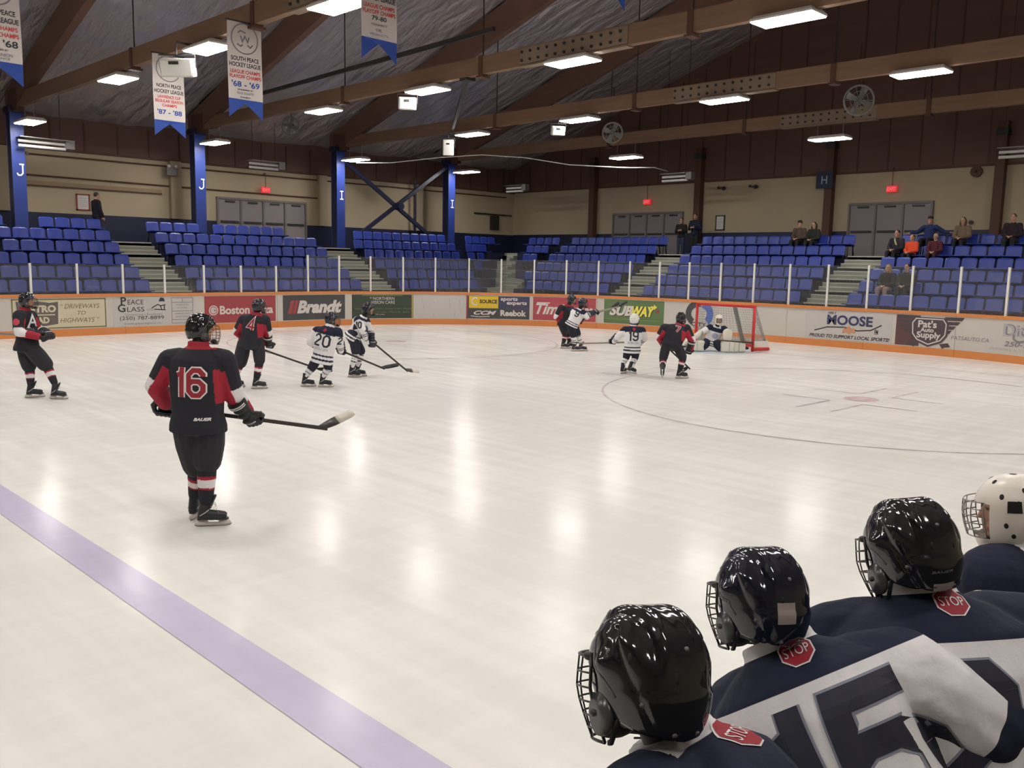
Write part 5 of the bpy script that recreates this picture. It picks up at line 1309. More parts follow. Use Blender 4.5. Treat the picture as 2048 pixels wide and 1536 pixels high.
def sock_mesh(J, s, r, style, voxel):
    c = Cloth(); V = lambda k: Vector(J[k]); k = V('k' + s); a = V('a' + s); h = V('h' + s)
    a = a + (k - a) * .10
    c.tube(0, [k + (h - k) * .22, k, k.lerp(a, .35), a], [.078 * r, .082 * r, .080 * r, .058 * r], [-.2, 0, .38, 1])
    me = remesh(c.mb, voxel, 2); P = coords(me); ids, ts, vec = c.nearest(P)
    if style == 'black':
        cc = np.tile(PANTK, (len(P), 1)); cc[(ts > .34) & (ts < .70)] = RED; cc[(ts > .39) & (ts < .65)] = WHITE
    else:
        cc = np.tile(WHITE, (len(P), 1))
        for x, y in ((.14, .22), (.38, .46), (.62, .70)): cc[(ts > x) & (ts < y)] = NAVY
    set_cols(me, cc); return me
def decal(root, org, target, centre, nrm, up, v, f, m, name, off=.004, maxlen=.03):
    """flat print laid onto the cloth"""
    n = Vector(nrm).normalized(); up = Vector(up); up = (up - n * up.dot(n)).normalized(); rt = up.cross(n); cen = Vector(centre)
    v, f = tri_clean(np.array(v), f, maxlen)
    P = coords(target.data) + np.array(ORG[target.name]); bv = BVHTree.FromPolygons([tuple(p) for p in P], [tuple(q.vertices) for q in target.data.polygons])
    out = []; last = None
    for x, y in v:
        o = cen + rt * x + up * y + n * .35; hit = bv.ray_cast(o, -n, .8)
        out.append((hit[0] + n * off) if hit[0] is not None else None)
    good = [i for i, p in enumerate(out) if p is not None]
    if not good: return None
    ff = [q for q in f if all(out[i] is not None for i in q)]
    out = [p if p is not None else cen for p in out]
    return MB().add(out, ff).build(name, m, root)
def octagon(r, w=1.0): return np.array([(r * math.cos(PI / 8 + i * PI / 4) * w, r * math.sin(PI / 8 + i * PI / 4)) for i in range(8)]), [tuple(range(8))]
M_pr_red = mat('print_red', lin(150, 28, 44), .7); M_pr_white = mat('print_white', lin(228, 222, 222), .7); M_pr_navy = mat('print_navy', lin(36, 37, 52), .75); M_pr_grey = mat('print_greyblue', lin(132, 136, 150), .75); M_pr_num = mat('print_number_red', lin(150, 36, 50), .75)
def swap(J):
    return {({'L': k[0] + 'R', 'R': k[0] + 'L'}.get(k[1], k) if len(k) == 2 and k[1] in 'LR' else k): v for k, v in J.items()}
def skater(J, label, name, team, r, hf, feet, number=None, num_h=.24, bar=None, voxel=.013, helm=None, wire=M_wire, hpitch=8, hroll=0, stop=False, stick=None, sock=None, no_glove=(), pant=None, num_t=.56, num_dx=0.0, xs=.78, yoke=.74):
    hip = (Vector(J['hL']) + Vector(J['hR'])) / 2; org = Vector((hip.x, hip.y, 0.0))
    hm = head_matrix(Vector(J['hd']), hf, hpitch, hroll, .93)
    for s in 'LR':
        if J['a' + s][2] < .2 and not feet[s][1]: J['a' + s] = [J['a' + s][0], J['a' + s][1], .20]
    b = place(body_mesh(J, hm, r, max(voxel, .012), cover=np.array(lin(36, 36, 40))), name, M_bodyv, None, org); b.location = org
    tag(b, label, 'person', None)
    me, D = jersey_mesh(J, r, st_black if team == 'black' else (lambda D: st_white(D, yoke)), voxel); jer = place(me, 'jersey', M_jersey, b, org)
    place(pants_mesh(J, r, PANTK if team == 'black' else PANTN, voxel, pant), 'pants', M_pantv, b, org)
    for s in 'LR':
        place(sock_mesh(J, s, r, sock or team, voxel), 'sock', M_sock, b, org)
        put_skate(b, org, J['a' + s], feet[s][0], feet[s][1], feet[s][2] if len(feet[s]) > 2 else 0, .95 * (r ** .5))
        if s not in no_glove:
            sd = (Vector(J['b1']) - Vector(J['b0'])) if 'b0' in J else Vector(D['X'])
            put_glove(b, org, J.get('g' + s, J['w' + s]), Vector(J.get('g' + s, J['w' + s])) - Vector(J['e' + s]), sd, M_glove if team == 'black' else M_gloven, 1.2 * (r ** .4))
    put_helmet(b, org, hm, helm or (M_helm if team == 'black' else M_helmn), wire)
    Z = Vector(D['Z']); F = Vector(D['F']); X = Vector(D['X']); cen = Vector(D['hip']) + Z * D['L'] * num_t + X * num_dx
    if number:
        if team == 'black':
            v, f = digits2d(number, num_h, num_h * .30, .30, xs); decal(b, org, jer, cen, -F, Z, v, f, M_pr_white, 'number_outline', .004)
            v, f = digits2d(number, num_h, num_h * .19, .30, xs); decal(b, org, jer, cen, -F, Z, v, f, M_pr_num, 'number', .007)
        else:
            v, f = digits2d(number, num_h, num_h * .18, .30, xs); decal(b, org, jer, cen, -F, Z, v, f, M_pr_navy, 'number', .005)
    if bar:
        v, f = fit_text(bar, .30 * r, .055 * r); decal(b, org, jer, cen - Z * (num_h * .5 + .06), -F, Z, v, f, M_pr_grey, 'name_bar', .005)
    if team == 'white' and stop:
        c2 = Vector(D['hip']) + Z * D['L'] * .87; v, f = octagon(.034); decal(b, org, jer, c2, -F, Z, v, f, M_pr_red, 'stop_patch', .005)
    return b, jer, D, hm, org
FIG = {
    'p16': dict(hd=(1.055, 6.544, 1.697), nk=(1.012, 6.517, 1.555), sL=(0.84, 6.687, 1.416), eL=(0.741, 6.758, 1.206), wL=(0.862, 6.863, 1.037), sR=(1.16, 6.369, 1.425), eR=(1.253, 6.39, 1.127), wR=(1.408, 6.461, 0.964), hL=(0.93, 6.598, 0.91), hR=(1.067, 6.462, 0.901), kL=(1.042, 6.656, 0.478), kR=(1.042, 6.486, 0.543), aL=(1.052, 6.759, 0.117), aR=(1.02, 6.48, 0.191), b0=(0.887, 7.007, 0.985), b1=(1.936, 6.02, 0.811), b2=(2.164, 5.962, 0.951), gL=(0.911, 6.984, 0.946), gR=(1.466, 6.432, 0.891)),
    'pleft': dict(hd=(2.138, 14.76, 1.555), nk=(2.105, 14.794, 1.413), sL=(1.983, 14.689, 1.313), eL=(1.955, 14.632, 1.068), wL=(2.162, 14.427, 1.004), sR=(2.219, 14.906, 1.294), eR=(2.303, 14.879, 1.069), wR=(2.341, 14.629, 1.021), hL=(2.09, 14.893, 0.822), hR=(2.101, 14.684, 0.838), kL=(2.135, 14.834, 0.473), kR=(2.301, 14.528, 0.523), aL=(2.124, 14.775, 0.159), aR=(2.363, 14.395, 0.246), b0=(2.365, 14.337, 0.993), b1=(1.392, 15.361, 1.057), b2=(1.306, 15.729, 1.051), gL=(2.247, 14.426, 0.992), gR=(2.316, 14.414, 0.998)),
    'p4': dict(hd=(5.473, 13.567, 1.459), nk=(5.424, 13.587, 1.32), sL=(5.268, 13.742, 1.203), eL=(5.209, 13.872, 0.996), wL=(5.395, 14.012, 0.863), sR=(5.534, 13.478, 1.21), eR=(5.619, 13.535, 0.976), wR=(5.661, 13.719, 0.783), hL=(5.268, 13.743, 0.784), hR=(5.448, 13.564, 0.788), kL=(5.237, 13.844, 0.424), kR=(5.431, 13.51, 0.478), aL=(5.14, 13.87, 0.128), aR=(5.389, 13.552, 0.133), b0=(5.667, 13.769, 0.654), b1=(6.501, 13.221, 0.29), b2=(6.636, 13.087, 0.275), gL=(5.429, 14.006, 0.791), gR=(5.744, 13.693, 0.746)),
    'p20': dict(hd=(6.578, 12.985, 1.233), nk=(6.518, 12.975, 1.111), sL=(6.398, 13.193, 1.003), eL=(6.319, 13.285, 0.802), wL=(6.581, 13.306, 0.642), sR=(6.59, 12.818, 1.003), eR=(6.705, 12.929, 0.757), wR=(6.774, 13.002, 0.638), hL=(6.356, 13.136, 0.507), hR=(6.495, 12.997, 0.511), kL=(6.305, 13.257, 0.318), kR=(6.483, 12.981, 0.342), aL=(6.206, 13.284, 0.124), aR=(6.418, 13.046, 0.133), b0=(6.658, 13.259, 0.733), b1=(7.429, 12.562, 0.308), b2=(7.696, 12.508, 0.387), gL=(6.646, 13.242, 0.698), gR=(6.821, 13.04, 0.614)),
    'p10': dict(hd=(7.884, 13.703, 1.346), nk=(7.814, 13.771, 1.179), sL=(7.663, 13.739, 1.118), eL=(7.696, 13.607, 0.923), wL=(7.782, 13.662, 0.78), sR=(7.924, 13.86, 1.102), eR=(7.974, 13.781, 0.88), wR=(7.947, 13.71, 0.71), hL=(7.705, 14.021, 0.796), hR=(7.642, 13.844, 0.792), kL=(7.836, 13.89, 0.475), kR=(7.668, 13.818, 0.481), aL=(7.787, 13.94, 0.147), aR=(7.612, 13.874, 0.146), b0=(7.726, 13.831, 0.926), b1=(8.43, 13.159, 0.129), b2=(8.684, 13.118, 0.125), gL=(7.811, 13.719, 0.784), gR=(7.919, 13.639, 0.638)),
    'pred': dict(hd=(15.755, 15.402, 1.339), nk=(15.683, 15.475, 1.163), sL=(15.476, 15.539, 1.097), eL=(15.37, 15.616, 0.855), wL=(15.595, 15.633, 0.685), sR=(15.832, 15.496, 1.064), eR=(15.962, 15.422, 0.848), wR=(15.997, 15.303, 0.719), hL=(15.521, 15.565, 0.665), hR=(15.748, 15.551, 0.658), kL=(15.603, 15.484, 0.397), kR=(15.787, 15.54, 0.385), aL=(15.579, 15.507, 0.112), aR=(15.827, 15.528, 0.097), b0=(16.07, 15.442, 0.79), b1=(16.7, 14.745, 1.109), b2=(16.851, 14.665, 1.273), gL=(16.052, 15.389, 0.766), gR=(16.11, 15.332, 0.768)),
    'p9': dict(hd=(15.385, 14.691, 1.284), nk=(15.324, 14.751, 1.1), sL=(15.252, 14.964, 1.065), eL=(15.485, 14.901, 0.892), wL=(15.637, 14.722, 0.95), sR=(15.314, 14.62, 1.029), eR=(15.375, 14.531, 0.916), wR=(15.511, 14.48, 1.006), hL=(15.118, 14.885, 0.721), hR=(15.305, 14.911, 0.713), kL=(15.227, 14.848, 0.405), kR=(15.386, 14.831, 0.425), aL=(15.251, 14.824, 0.129), aR=(15.447, 14.77, 0.163), b0=(15.529, 14.462, 1.032), b1=(16.013, 13.995, 1.201), b2=(16.236, 13.914, 1.343), gL=(15.539, 14.453, 1.007), gR=(15.618, 14.402, 1.046)),
    'p19': dict(hd=(12.613, 10.876, 1.161), nk=(12.602, 10.887, 1.025), sL=(12.478, 11.01, 0.927), eL=(12.395, 11.149, 0.764), wL=(12.415, 11.242, 0.671), sR=(12.731, 10.759, 0.924), eR=(12.797, 10.736, 0.765), wR=(12.852, 10.864, 0.647), hL=(12.534, 10.955, 0.508), hR=(12.653, 10.837, 0.511), kL=(12.548, 11.011, 0.333), kR=(12.659, 10.859, 0.33), aL=(12.468, 11.02, 0.147), aR=(12.492, 10.827, 0.164), b0=(12.936, 11.007, 0.653), b1=(12.067, 11.913, 0.594), b2=(12.043, 12.149, 0.588), gL=(12.487, 11.34, 0.65), gR=(12.903, 10.954, 0.637)),
    'p7': dict(hd=(12.94, 9.943, 1.226), nk=(12.841, 9.928, 1.087), sL=(12.608, 10.104, 1.024), eL=(12.567, 10.201, 0.835), wL=(12.746, 10.235, 0.68), sR=(12.908, 9.777, 1.023), eR=(12.961, 9.668, 0.795), wR=(12.995, 9.705, 0.617), hL=(12.574, 10.025, 0.685), hR=(12.732, 9.867, 0.689), kL=(12.556, 10.071, 0.396), kR=(12.843, 9.785, 0.425), aL=(12.439, 9.989, 0.208), aR=(12.807, 9.821, 0.198), b0=(12.841, 10.239, 0.654), b1=(13.248, 9.876, 0.162), b2=(13.258, 10.078, 0.11), gL=(12.824, 10.227, 0.656), gR=(13.02, 9.779, 0.548)),
    'goalie': dict(hd=(18.568, 12.59, 0.865), nk=(18.624, 12.675, 0.655), sL=(18.49, 12.809, 0.638), eL=(18.255, 12.901, 0.519), wL=(18.095, 12.919, 0.457), sR=(18.76, 12.54, 0.605), eR=(18.711, 12.377, 0.482), wR=(18.589, 12.358, 0.395), hL=(18.532, 12.908, 0.234), hR=(18.706, 12.735, 0.239), kL=(18.14, 12.804, 0.126), kR=(18.484, 12.462, 0.122), aL=(18.372, 13.209, 0.04), aR=(19.126, 12.176, 0.084)),
    'k1': dict(hd=(-1.049, 0.364, 1.535), nk=(-0.994, 0.337, 1.387), sL=(-1.153, 0.269, 1.327), sR=(-0.842, 0.37, 1.23), pv=(-0.969, 0.115, 1.064), eL=(-1.265, 0.297, 1.256), eR=(-0.764, 0.503, 1.059), wL=(-1.276, 0.449, 1.138), wR=(-0.787, 0.597, 0.999), stop=(-0.962, 0.249, 1.407)),
    'k2': dict(hd=(-0.476, 0.456, 1.506), nk=(-0.419, 0.428, 1.371), sL=(-0.436, 0.502, 1.157), sR=(-0.31, 0.178, 1.349), pv=(-0.463, 0.133, 0.993), eL=(-0.312, 0.646, 0.818), eR=(-0.18, 0.021, 1.248), wL=(-0.164, 0.852, 0.573), wR=(-0.088, 0.142, 1.012), stop=(-0.399, 0.38, 1.344)),
    'k3': dict(hd=(-0.104, 0.256, 1.598), nk=(-0.064, 0.244, 1.477), sL=(-0.174, 0.396, 1.312), sR=(0.11, 0.043, 1.365), pv=(-0.189, 0.059, 0.937), eL=(-0.089, 0.523, 1.036), eR=(0.223, -0.069, 1.156), wL=(0.061, 0.656, 0.864), wR=(0.56, 0.019, 0.826), stop=(-0.051, 0.203, 1.421)),
    'k4': dict(hd=(0.835, 0.281, 1.509), nk=(0.862, 0.254, 1.398), sL=(0.69, 0.285, 1.308), sR=(1.083, 0.175, 1.295), pv=(1.017, 0.1, 0.638), eL=(0.901, 0.356, 1.001), eR=(1.184, 0.074, 1.082), wL=(1.039, 0.501, 0.873), wR=(1.488, 0.195, 0.797), stop=(0.866, 0.25, 1.343)),
}
# ------------------------------------------------------------------ people: skaters on the ice
J = FIG['p16']
b, jer, D, hm, org = skater(J, 'hockey player in black jersey number 16 holding a stick, nearest on the ice', 'person', 'black', 1.0, 62, {'L': (5, 0), 'R': (78, 0)}, '16', .205, voxel=.0075, num_t=.55, num_dx=.0, hpitch=6)
v, f = fit_text('BAUER', .13, .026, bold=.05, shear=.3); decal(b, org, jer, Vector(D['hip']) + Vector(D['Z']) * .05 + Vector(D['X']) * .09, -Vector(D['F']), D['Z'], v, f, M_pr_white, 'lettering', .005)
hockey_stick('dark hockey stick with white taped blade held level by player 16', J['b0'], J['b1'], J['b2'], M_shaft, M_blade_w)
# helmet sticker and round badge
J = swap(FIG['pleft'])
b, jer, D, hm, org = skater(J, 'hockey player in black standing by the cream sign at the far left', 'person', 'black', .93, 82, {'L': (88, 0), 'R': (60, 0)}, None, hpitch=2)
S = Vector(J['sR']); v, f = octagon(.055); e = Vector(J['eR'])
decal(b, org, jer, S.lerp(e, .35), -FH, (0, 0, 1), v, f, mat('patch_red', lin(190, 70, 84), .7), 'shoulder_patch', .004)
v, f = stroke2d([[(-.07, -.09), (0, .09), (.07, -.09)], [(-.04, -.02), (.04, -.02)]], .03); decal(b, org, jer, Vector(D['hip']) + Vector(D['Z']) * D['L'] * .68 + Vector(D['F']) * .12, (-FH * .7 + Vector(D['F']) * .7), (0, 0, 1), v, f, M_pr_white, 'captain_letter', .005)
hockey_stick('pale hockey stick of the far left player, pointing out of the picture', J['b0'], J['b1'], J['b2'], M_shaftl, M_blade_k)
J = FIG['p4']
skater(J, 'hockey player in black jersey number 4 skating away before the red sign', 'person', 'black', .92, 35, {'L': (50, 0), 'R': (75, 0)}, '4', .19, num_t=.66)
hockey_stick('brown hockey stick of player 4 passing behind player 20', J['b0'], J['b1'], J['b2'], M_shaft, M_blade_k)
J = FIG['p20']
b, jer, D, hm, org = skater(J, 'hockey player in white jersey number 20 crouching over his stick', 'person', 'white', .86, 70, {'L': (80, 0), 'R': (84, 0)}, '20', .19, 'SEVEN GEN', stop=True, num_t=.56)
v, f = digits2d('2', .12, .026, .3, .8); decal(b, org, jer, Vector(J['sR']).lerp(Vector(J['eR']), .65) - FH * .03, -FH * .8 + RH * .5, (0, 0, 1), v, f, M_pr_navy, 'sleeve_number', .005)
hockey_stick('dark hockey stick with black blade held by player 20', J['b0'], J['b1'], J['b2'], M_shaft, M_blade_k)
J = swap(FIG['p10'])
b, jer, D, hm, org = skater(J, 'hockey player in white jersey bending right before the green sign', 'person', 'white', .86, 82, {'L': (84, 0), 'R': (88, 0)}, None, hpitch=6, yoke=.88)
v, f = digits2d('10', .11, .026, .3, .7); decal(b, org, jer, Vector(J['sR']).lerp(Vector(J['nk']), .35) - FH * .05 - Vector((0, 0, .10)), -FH, (0, 0, 1), v, f, M_pr_navy, 'number', .005)
hockey_stick('dark hockey stick with pale blade tip of the player bending right', J['b0'], J['b1'], J['b2'], M_shaft, M_blade_w)
J = swap(FIG['pred'])
skater(J, 'hockey player in black and red tangled behind a white player', 'person', 'black', .86, 85, {'L': (80, 0), 'R': (90, 0)}, None, hpitch=10)
hockey_stick('dark raised hockey stick held by the tangled player in black', J['b0'], J['b1'], J['b2'], M_shaftl, M_blade_k)
J = FIG['p9']
b, jer, D, hm, org = skater(J, 'hockey player in white pushing against the player in black before the red sign', 'person', 'white', .86, 72, {'L': (70, 0), 'R': (88, 0)}, None, hpitch=8, yoke=.84)
v, f = digits2d('9', .15, .03, .3, .8); decal(b, org, jer, Vector(D['hip']) + Vector(D['Z']) * D['L'] * .74 - RH * .02, -FH, D['Z'], v, f, M_pr_navy, 'number', .005)
hockey_stick('pale raised hockey stick with dark blade of the pushing white player', J['b0'], J['b1'], J['b2'], M_shaftl, M_blade_k)
J = FIG['p19']
skater(J, 'hockey player in white jersey number 19 and white helmet', 'person', 'white', .80, 20, {'L': (40, 0), 'R': (62, 12)}, '19', .18, 'SEVEN GEN', helm=M_helmw, stop=True, num_t=.60)
hockey_stick('grey hockey stick of player 19 reaching left along the ice', J['b0'], J['b1'], J['b2'], M_shaftl, M_blade_k)
J = FIG['p7']
skater(J, 'hockey player in black jersey number 7 bending towards the net', 'person', 'black', .92, 25, {'L': (10, 38), 'R': (80, 0)}, '7', .13, num_t=.70, pant=WHITE * .7)
hockey_stick('dark hockey stick of player 7 held low beside his skate', J['b0'], J['b1'], J['b2'], M_shaft, M_blade_k)

# ------------------------------------------------------------------ goalie in the net
def goalie():
    J = swap(FIG['goalie']); r = .92; hip = (Vector(J['hL']) + Vector(J['hR'])) / 2; org = Vector((hip.x, hip.y, 0))
    hm = head_matrix(Vector(J['hd']), 188, 4)
    b = place(body_mesh(J, hm, r, .014, cover=np.array(lin(36, 36, 40))), 'person', M_bodyv, None, org); b.location = org
    tag(b, 'goalie in white jersey and mask kneeling in front of the net', 'person')
    me, D = jersey_mesh(J, r, st_white, .013); jer = place(me, 'jersey', M_jersey, b, org)
    place(pants_mesh(J, r, PANTN, .014), 'pants', M_pantv, b, org)
    put_mask(b, org, hm)
    Mp = mat('pad_cream', lin(212, 206, 190), .6); Mpd = mat('pad_mark', lin(150, 148, 140), .6)
    def pad(p0, p1, nrm, w=.29):
        p0, p1 = Vector(p0), Vector(p1); d = (p1 - p0).normalized(); n = Vector(nrm); n = (n - d * n.dot(d)).normalized(); x = d.cross(n)
        rings = []
        for t, ww, th in ((0, .8, .06), (.06, 1, .09), (.45, 1, .11), (.55, 1, .09), (.93, .92, .09), (1, .75, .07)):
            c = p0.lerp(p1, t) + n * .03 * math.sin(PI * t); q = w / 2 * ww; rings.append([c + x * a * q + n * bb * th for a, bb in ((-1, -.6), (-1, .6), (-.8, 1), (.8, 1), (1, .6), (1, -.6))])
        o = MB().loft(rings).build('leg_pad', Mp, b); bevel(o, .015)
        mb = MB()
        for t in (.3, .5, .7): c = p0.lerp(p1, t) + n * .125; mb.bar(c - x * w * .42, c + x * w * .42, .012, .012, n)
        q = mb.build('pad_stitching', Mpd, o); q.parent = o; return o
    kR, kL = Vector(J['kL']), Vector(J['kR'])                # knees and pads lie flat on the ice, faces to the shooter
    front = -FH * .95 - RH * .15
    base = Vector(J['kL']); 
    pad(Vector(FIG['goalie']['kR']) * Vector((1, 1, 0)).length * 0 + Vector((FIG['goalie']['kR'][0], FIG['goalie']['kR'][1], .155)) - FH * .08, Vector((FIG['goalie']['kR'][0], FIG['goalie']['kR'][1], .155)) + RH * .66 - FH * .02, front)
    pad(Vector((FIG['goalie']['kL'][0], FIG['goalie']['kL'][1], .155)) + RH * .06 - FH * .02, Vector((FIG['goalie']['kL'][0], FIG['goalie']['kL'][1], .155)) - RH * .42 + FH * .22, front - RH * .5)
    for s, w in (('R', .60), ('L', -.40)):
        g = FIG['goalie']['k' + s]; put_skate(b, org, (g[0] + RH.x * w * 1.08 + FH.x * .06, g[1] + RH.y * w * 1.08 + FH.y * .06, .12), 90 if s == 'R' else -70, 0, 80, .9)
    # blocker board on one hand, catching glove on the other
    w1 = Vector(FIG['goalie']['wR']); bl_ = MB(); n = (-FH + Vector((0, 0, .15))).normalized(); u = Vector((0, 0, 1)); rt = RH
    bl_.prism([(-.10, -.17), (.10, -.17), (.13, .1), (.10, .19), (-.10, .19), (-.13, .1)], lambda x, y, k: w1 + rt * (x + .02) + u * (y + .02) + n * (.06 + .035 * k)); o = bl_.build('blocker', Mp, b); bevel(o, .015)
    w2 = Vector(FIG['goalie']['wL']); tr = Cloth(); tr.tube(0, [w2 + RH * .06 + Vector((0, 0, .08)), w2, w2 - RH * .10 - Vector((0, 0, .08))], [.06, .075, .07]); tr.mb.ball(w2 - RH * .12 - Vector((0, 0, .1)), (.10, .06, .11), 0, 14, 10)
    place(remesh(tr.mb, .012, 3), 'catching_glove', Mp, b, org)
    v, f = octagon(.085, 1.1); decal(b, org, jer, Vector(D['hip']) + Vector(D['Z']) * D['L'] * .5 + Vector(D['F']) * .1, Vector(D['F']), D['Z'], v, f, mat('print_lilac', lin(170, 164, 188), .75), 'crest', .005)
    t = thing('goalie_stick', 'goalie stick lying along the ice before the leg pads', 'stick', tuple(w1), 'hockey sticks')
    a0 = w1 + Vector((0, 0, .06)) - FH * .1; a1 = Vector((w1.x, w1.y, .34)) + RH * .30 - FH * .1; 
    lowz = Vector((0, 0, -.10))
    MB().bar(w1 - RH * .30 - FH * .16 + lowz + Vector((0, 0, .04)), w1 + RH * .42 - FH * .14 + lowz, .022, .03).build('shaft', M_shaft, t)
    MB().bar(w1 + RH * .40 - FH * .14 + lowz, w1 + RH * .70 - FH * .13 + lowz - Vector((0, 0, .02)), .02, .045).build('paddle', M_shaft, t)
goalie()

# ------------------------------------------------------------------ young players leaning on the bench boards, close to the camera
NB = thing('bench_boards', 'white bench boards the young players lean on, hidden under them', 'boards', (2, .40, 0))
MB().box((-1.25, .40, 0), (9, .48, 1.02)).build('board_panel', M_white, NB); MB().box((-1.27, .38, 1.02), (9.02, .50, 1.06)).build('cap_rail', M_orange, NB); MB().box((-1.25, .48, 0), (9, .494, .2)).build('kick_plate', M_orange, NB)
struct(MB().box((-8, -7.9, 0), (12, .30, NEAR_F)).build('floor_bench', mat('rubber_floor', lin(40, 40, 42), .9)))
from mathutils import noise as mnoise
def fold(me, D, amp, seedv=0.0):
    """loose cloth: soft folds hanging from the shoulders"""
    P = coords(me); nr = np.empty(len(P) * 3); me.vertices.foreach_get('normal', nr); nr = nr.reshape(-1, 3)
    X, Z, F = D['X'], D['Z'], D['F']; q = np.stack([(P @ X) * 9 + (P @ Z) * 3, (P @ F) * 7, (P @ Z) * 2.6 - (P @ X) * 1.5], 1) + seedv
    d = np.array([mnoise.noise(Vector(a)) + .5 * mnoise.noise(Vector(a * 2.3)) for a in q]); low = np.clip((.80 - D['h']) / .25, .12, 1)
    P = P + nr * (d * amp * low)[:, None]; me.vertices.foreach_set('co', P.ravel()); me.update()
def edge_white(me, D, yoke):
    """signed distance to the nearest colour edge: navy above zero, white below"""
    sl = D['ids'] > 0; e = (D['h'] - yoke) * D['L']
    e = np.minimum(e, (.985 - D['h']) * D['L'] + sl * 1.0)
    for a, b_ in ((-.04, .03), (.09, .14)): e = np.maximum(e, np.where(sl, -.05, np.minimum(D['h'] - a, b_ - D['h']) * D['L']))
    for a, b_ in ((.52, .60), (.70, .78)): e = np.maximum(e, np.where(sl, np.minimum(D['t'] - a, b_ - D['t']) * .6, -.05))
    at = me.attributes.new('edge', 'FLOAT', 'POINT'); at.data.foreach_set('value', np.clip(e, -.06, .06).astype(np.float32))
def stop_patch(b, org, jer, c, n, up, s=.0435):
    v, f = octagon(s); decal(b, org, jer, c, n, up, v, f, M_pr_white, 'stop_patch', .003, .012)
    v, f = octagon(s * .91); decal(b, org, jer, c, n, up, v, f, M_pr_red, 'stop_patch_face', .0045, .012)
    v, f = fit_text('STOP', s * 1.42, s * .62, bold=.0); decal(b, org, jer, c, n, up, v, f, M_pr_white, 'stop_lettering', .006, .012)
def bench_kid(key, label, hf, hpitch, hroll, r=1.0, yoke=.70, mask=False, shell=M_helm, number=None, num_h=.25, num_t=.4, num_dx=0, extras=None, hs=1.0, stop_up=None, fat=1.06, wire=M_wire, text=None):
    J = FIG[key]; pv = Vector(J['pv']); X = (Vector(J['sR']) - Vector(J['sL'])); X.z = 0; X.normalize(); J['hL'] = tuple(pv - X * .10); J['hR'] = tuple(pv + X * .10)
    fl = NEAR_F + .2; up = pv.z - fl
    for s, q in (('L', -.12), ('R', .12)):
        J['k' + s] = tuple(pv + X * q + Vector((0, 0, -up * .5)) + Vector((0, .04, 0))); J['a' + s] = tuple(Vector((pv.x, pv.y, fl)) + X * q + Vector((0, -.03, 0)))
    org = Vector((pv.x, pv.y, NEAR_F)); hm = head_matrix(Vector(J['hd']), hf, hpitch, hroll, hs)
    b = place(body_mesh(J, hm, r, .010, cover=np.array(lin(36, 36, 40))), 'person', M_bodyv, None, org); b.location = org
    tag(b, label, 'person')
    me, D = jersey_mesh(J, r, st_white, .008, fat, 5, -.12, 1.12); edge_white(me, D, yoke); fold(me, D, .013, len(label)); jer = place(me, 'jersey', M_kid, b, org)
    place(pants_mesh(J, r, PANTN, .014), 'pants', M_pantv, b, org)
    for s in 'LR':
        place(sock_mesh(J, s, r, 'white', .014), 'sock', M_sock, b, org); put_skate(b, org, J['a' + s], -40, 0, 0, 1.0, NEAR_F)
        put_glove(b, org, J['w' + s], Vector(J['w' + s]) - Vector(J['e' + s]), Vector(D['X']), M_gloven, 1.0)
    F = Vector(D['F']); Z = Vector(D['Z'])
    if mask: put_mask(b, org, hm)
    else:
        h = put_helmet(b, org, hm, shell, wire, 'cage', extras)
        if text: helmet_text(h, *text)
    nc = MB(); nk = Vector(J['nk'])
    n_ = (-F * .8 + Z * .5).normalized()
    stop_patch(b, org, jer, Vector(J['stop']), (-F + Vector((0, 0, .3 if key == 'k1' else .5)) - FH * (0 if key == 'k1' else .25)).normalized(), Z)
    if number:
        cen = Vector(D['hip']) + Z * D['L'] * num_t + Vector(D['X']) * num_dx
        v, f = digits2d(number, num_h, num_h * .27, .36, .8); decal(b, org, jer, cen, -F, Z, v, f, M_pr_grey, 'number_outline', .003, .02)
        v, f = digits2d(number, num_h, num_h * .225, .36, .8); decal(b, org, jer, cen, -F, Z, v, f, M_pr_navy, 'number', .005, .02)
    return b, jer, D, hm
bench_kid('k1', 'young player in shiny black helmet, nearest to the camera, at the bottom edge', -27, 18, 8, yoke=.56, hs=.95, fat=1.0)
bench_kid('k2', 'young player with number 15 on the back leaning over the bench boards', -20, 16, 4, shell=M_helmn, hs=.92, number='15', num_h=.25, num_t=.44, num_dx=.10, yoke=.80,
          extras=[('sticker', (202, 179, .62, .77, .0015), M_stick_w)], text=('BAUER', -76, -96, .74, .05, M_trim_g))
bench_kid('k3', 'young player with rounded black helmet standing between number 15 and the goalie', -12, 20, -2, hs=.95, number='12', num_h=.24, num_t=.47, num_dx=-.02, yoke=.79,
          extras=[('sticker', (198, 168, .90, .98, .0015), M_stick_w)], text=('BAUER', 200, 172, .80, .02, M_trim_g))
bench_kid('k4', 'young goalie in white mask with wire cage at the right picture edge', -72, 6, 0, mask=True, yoke=.84, hs=.92)

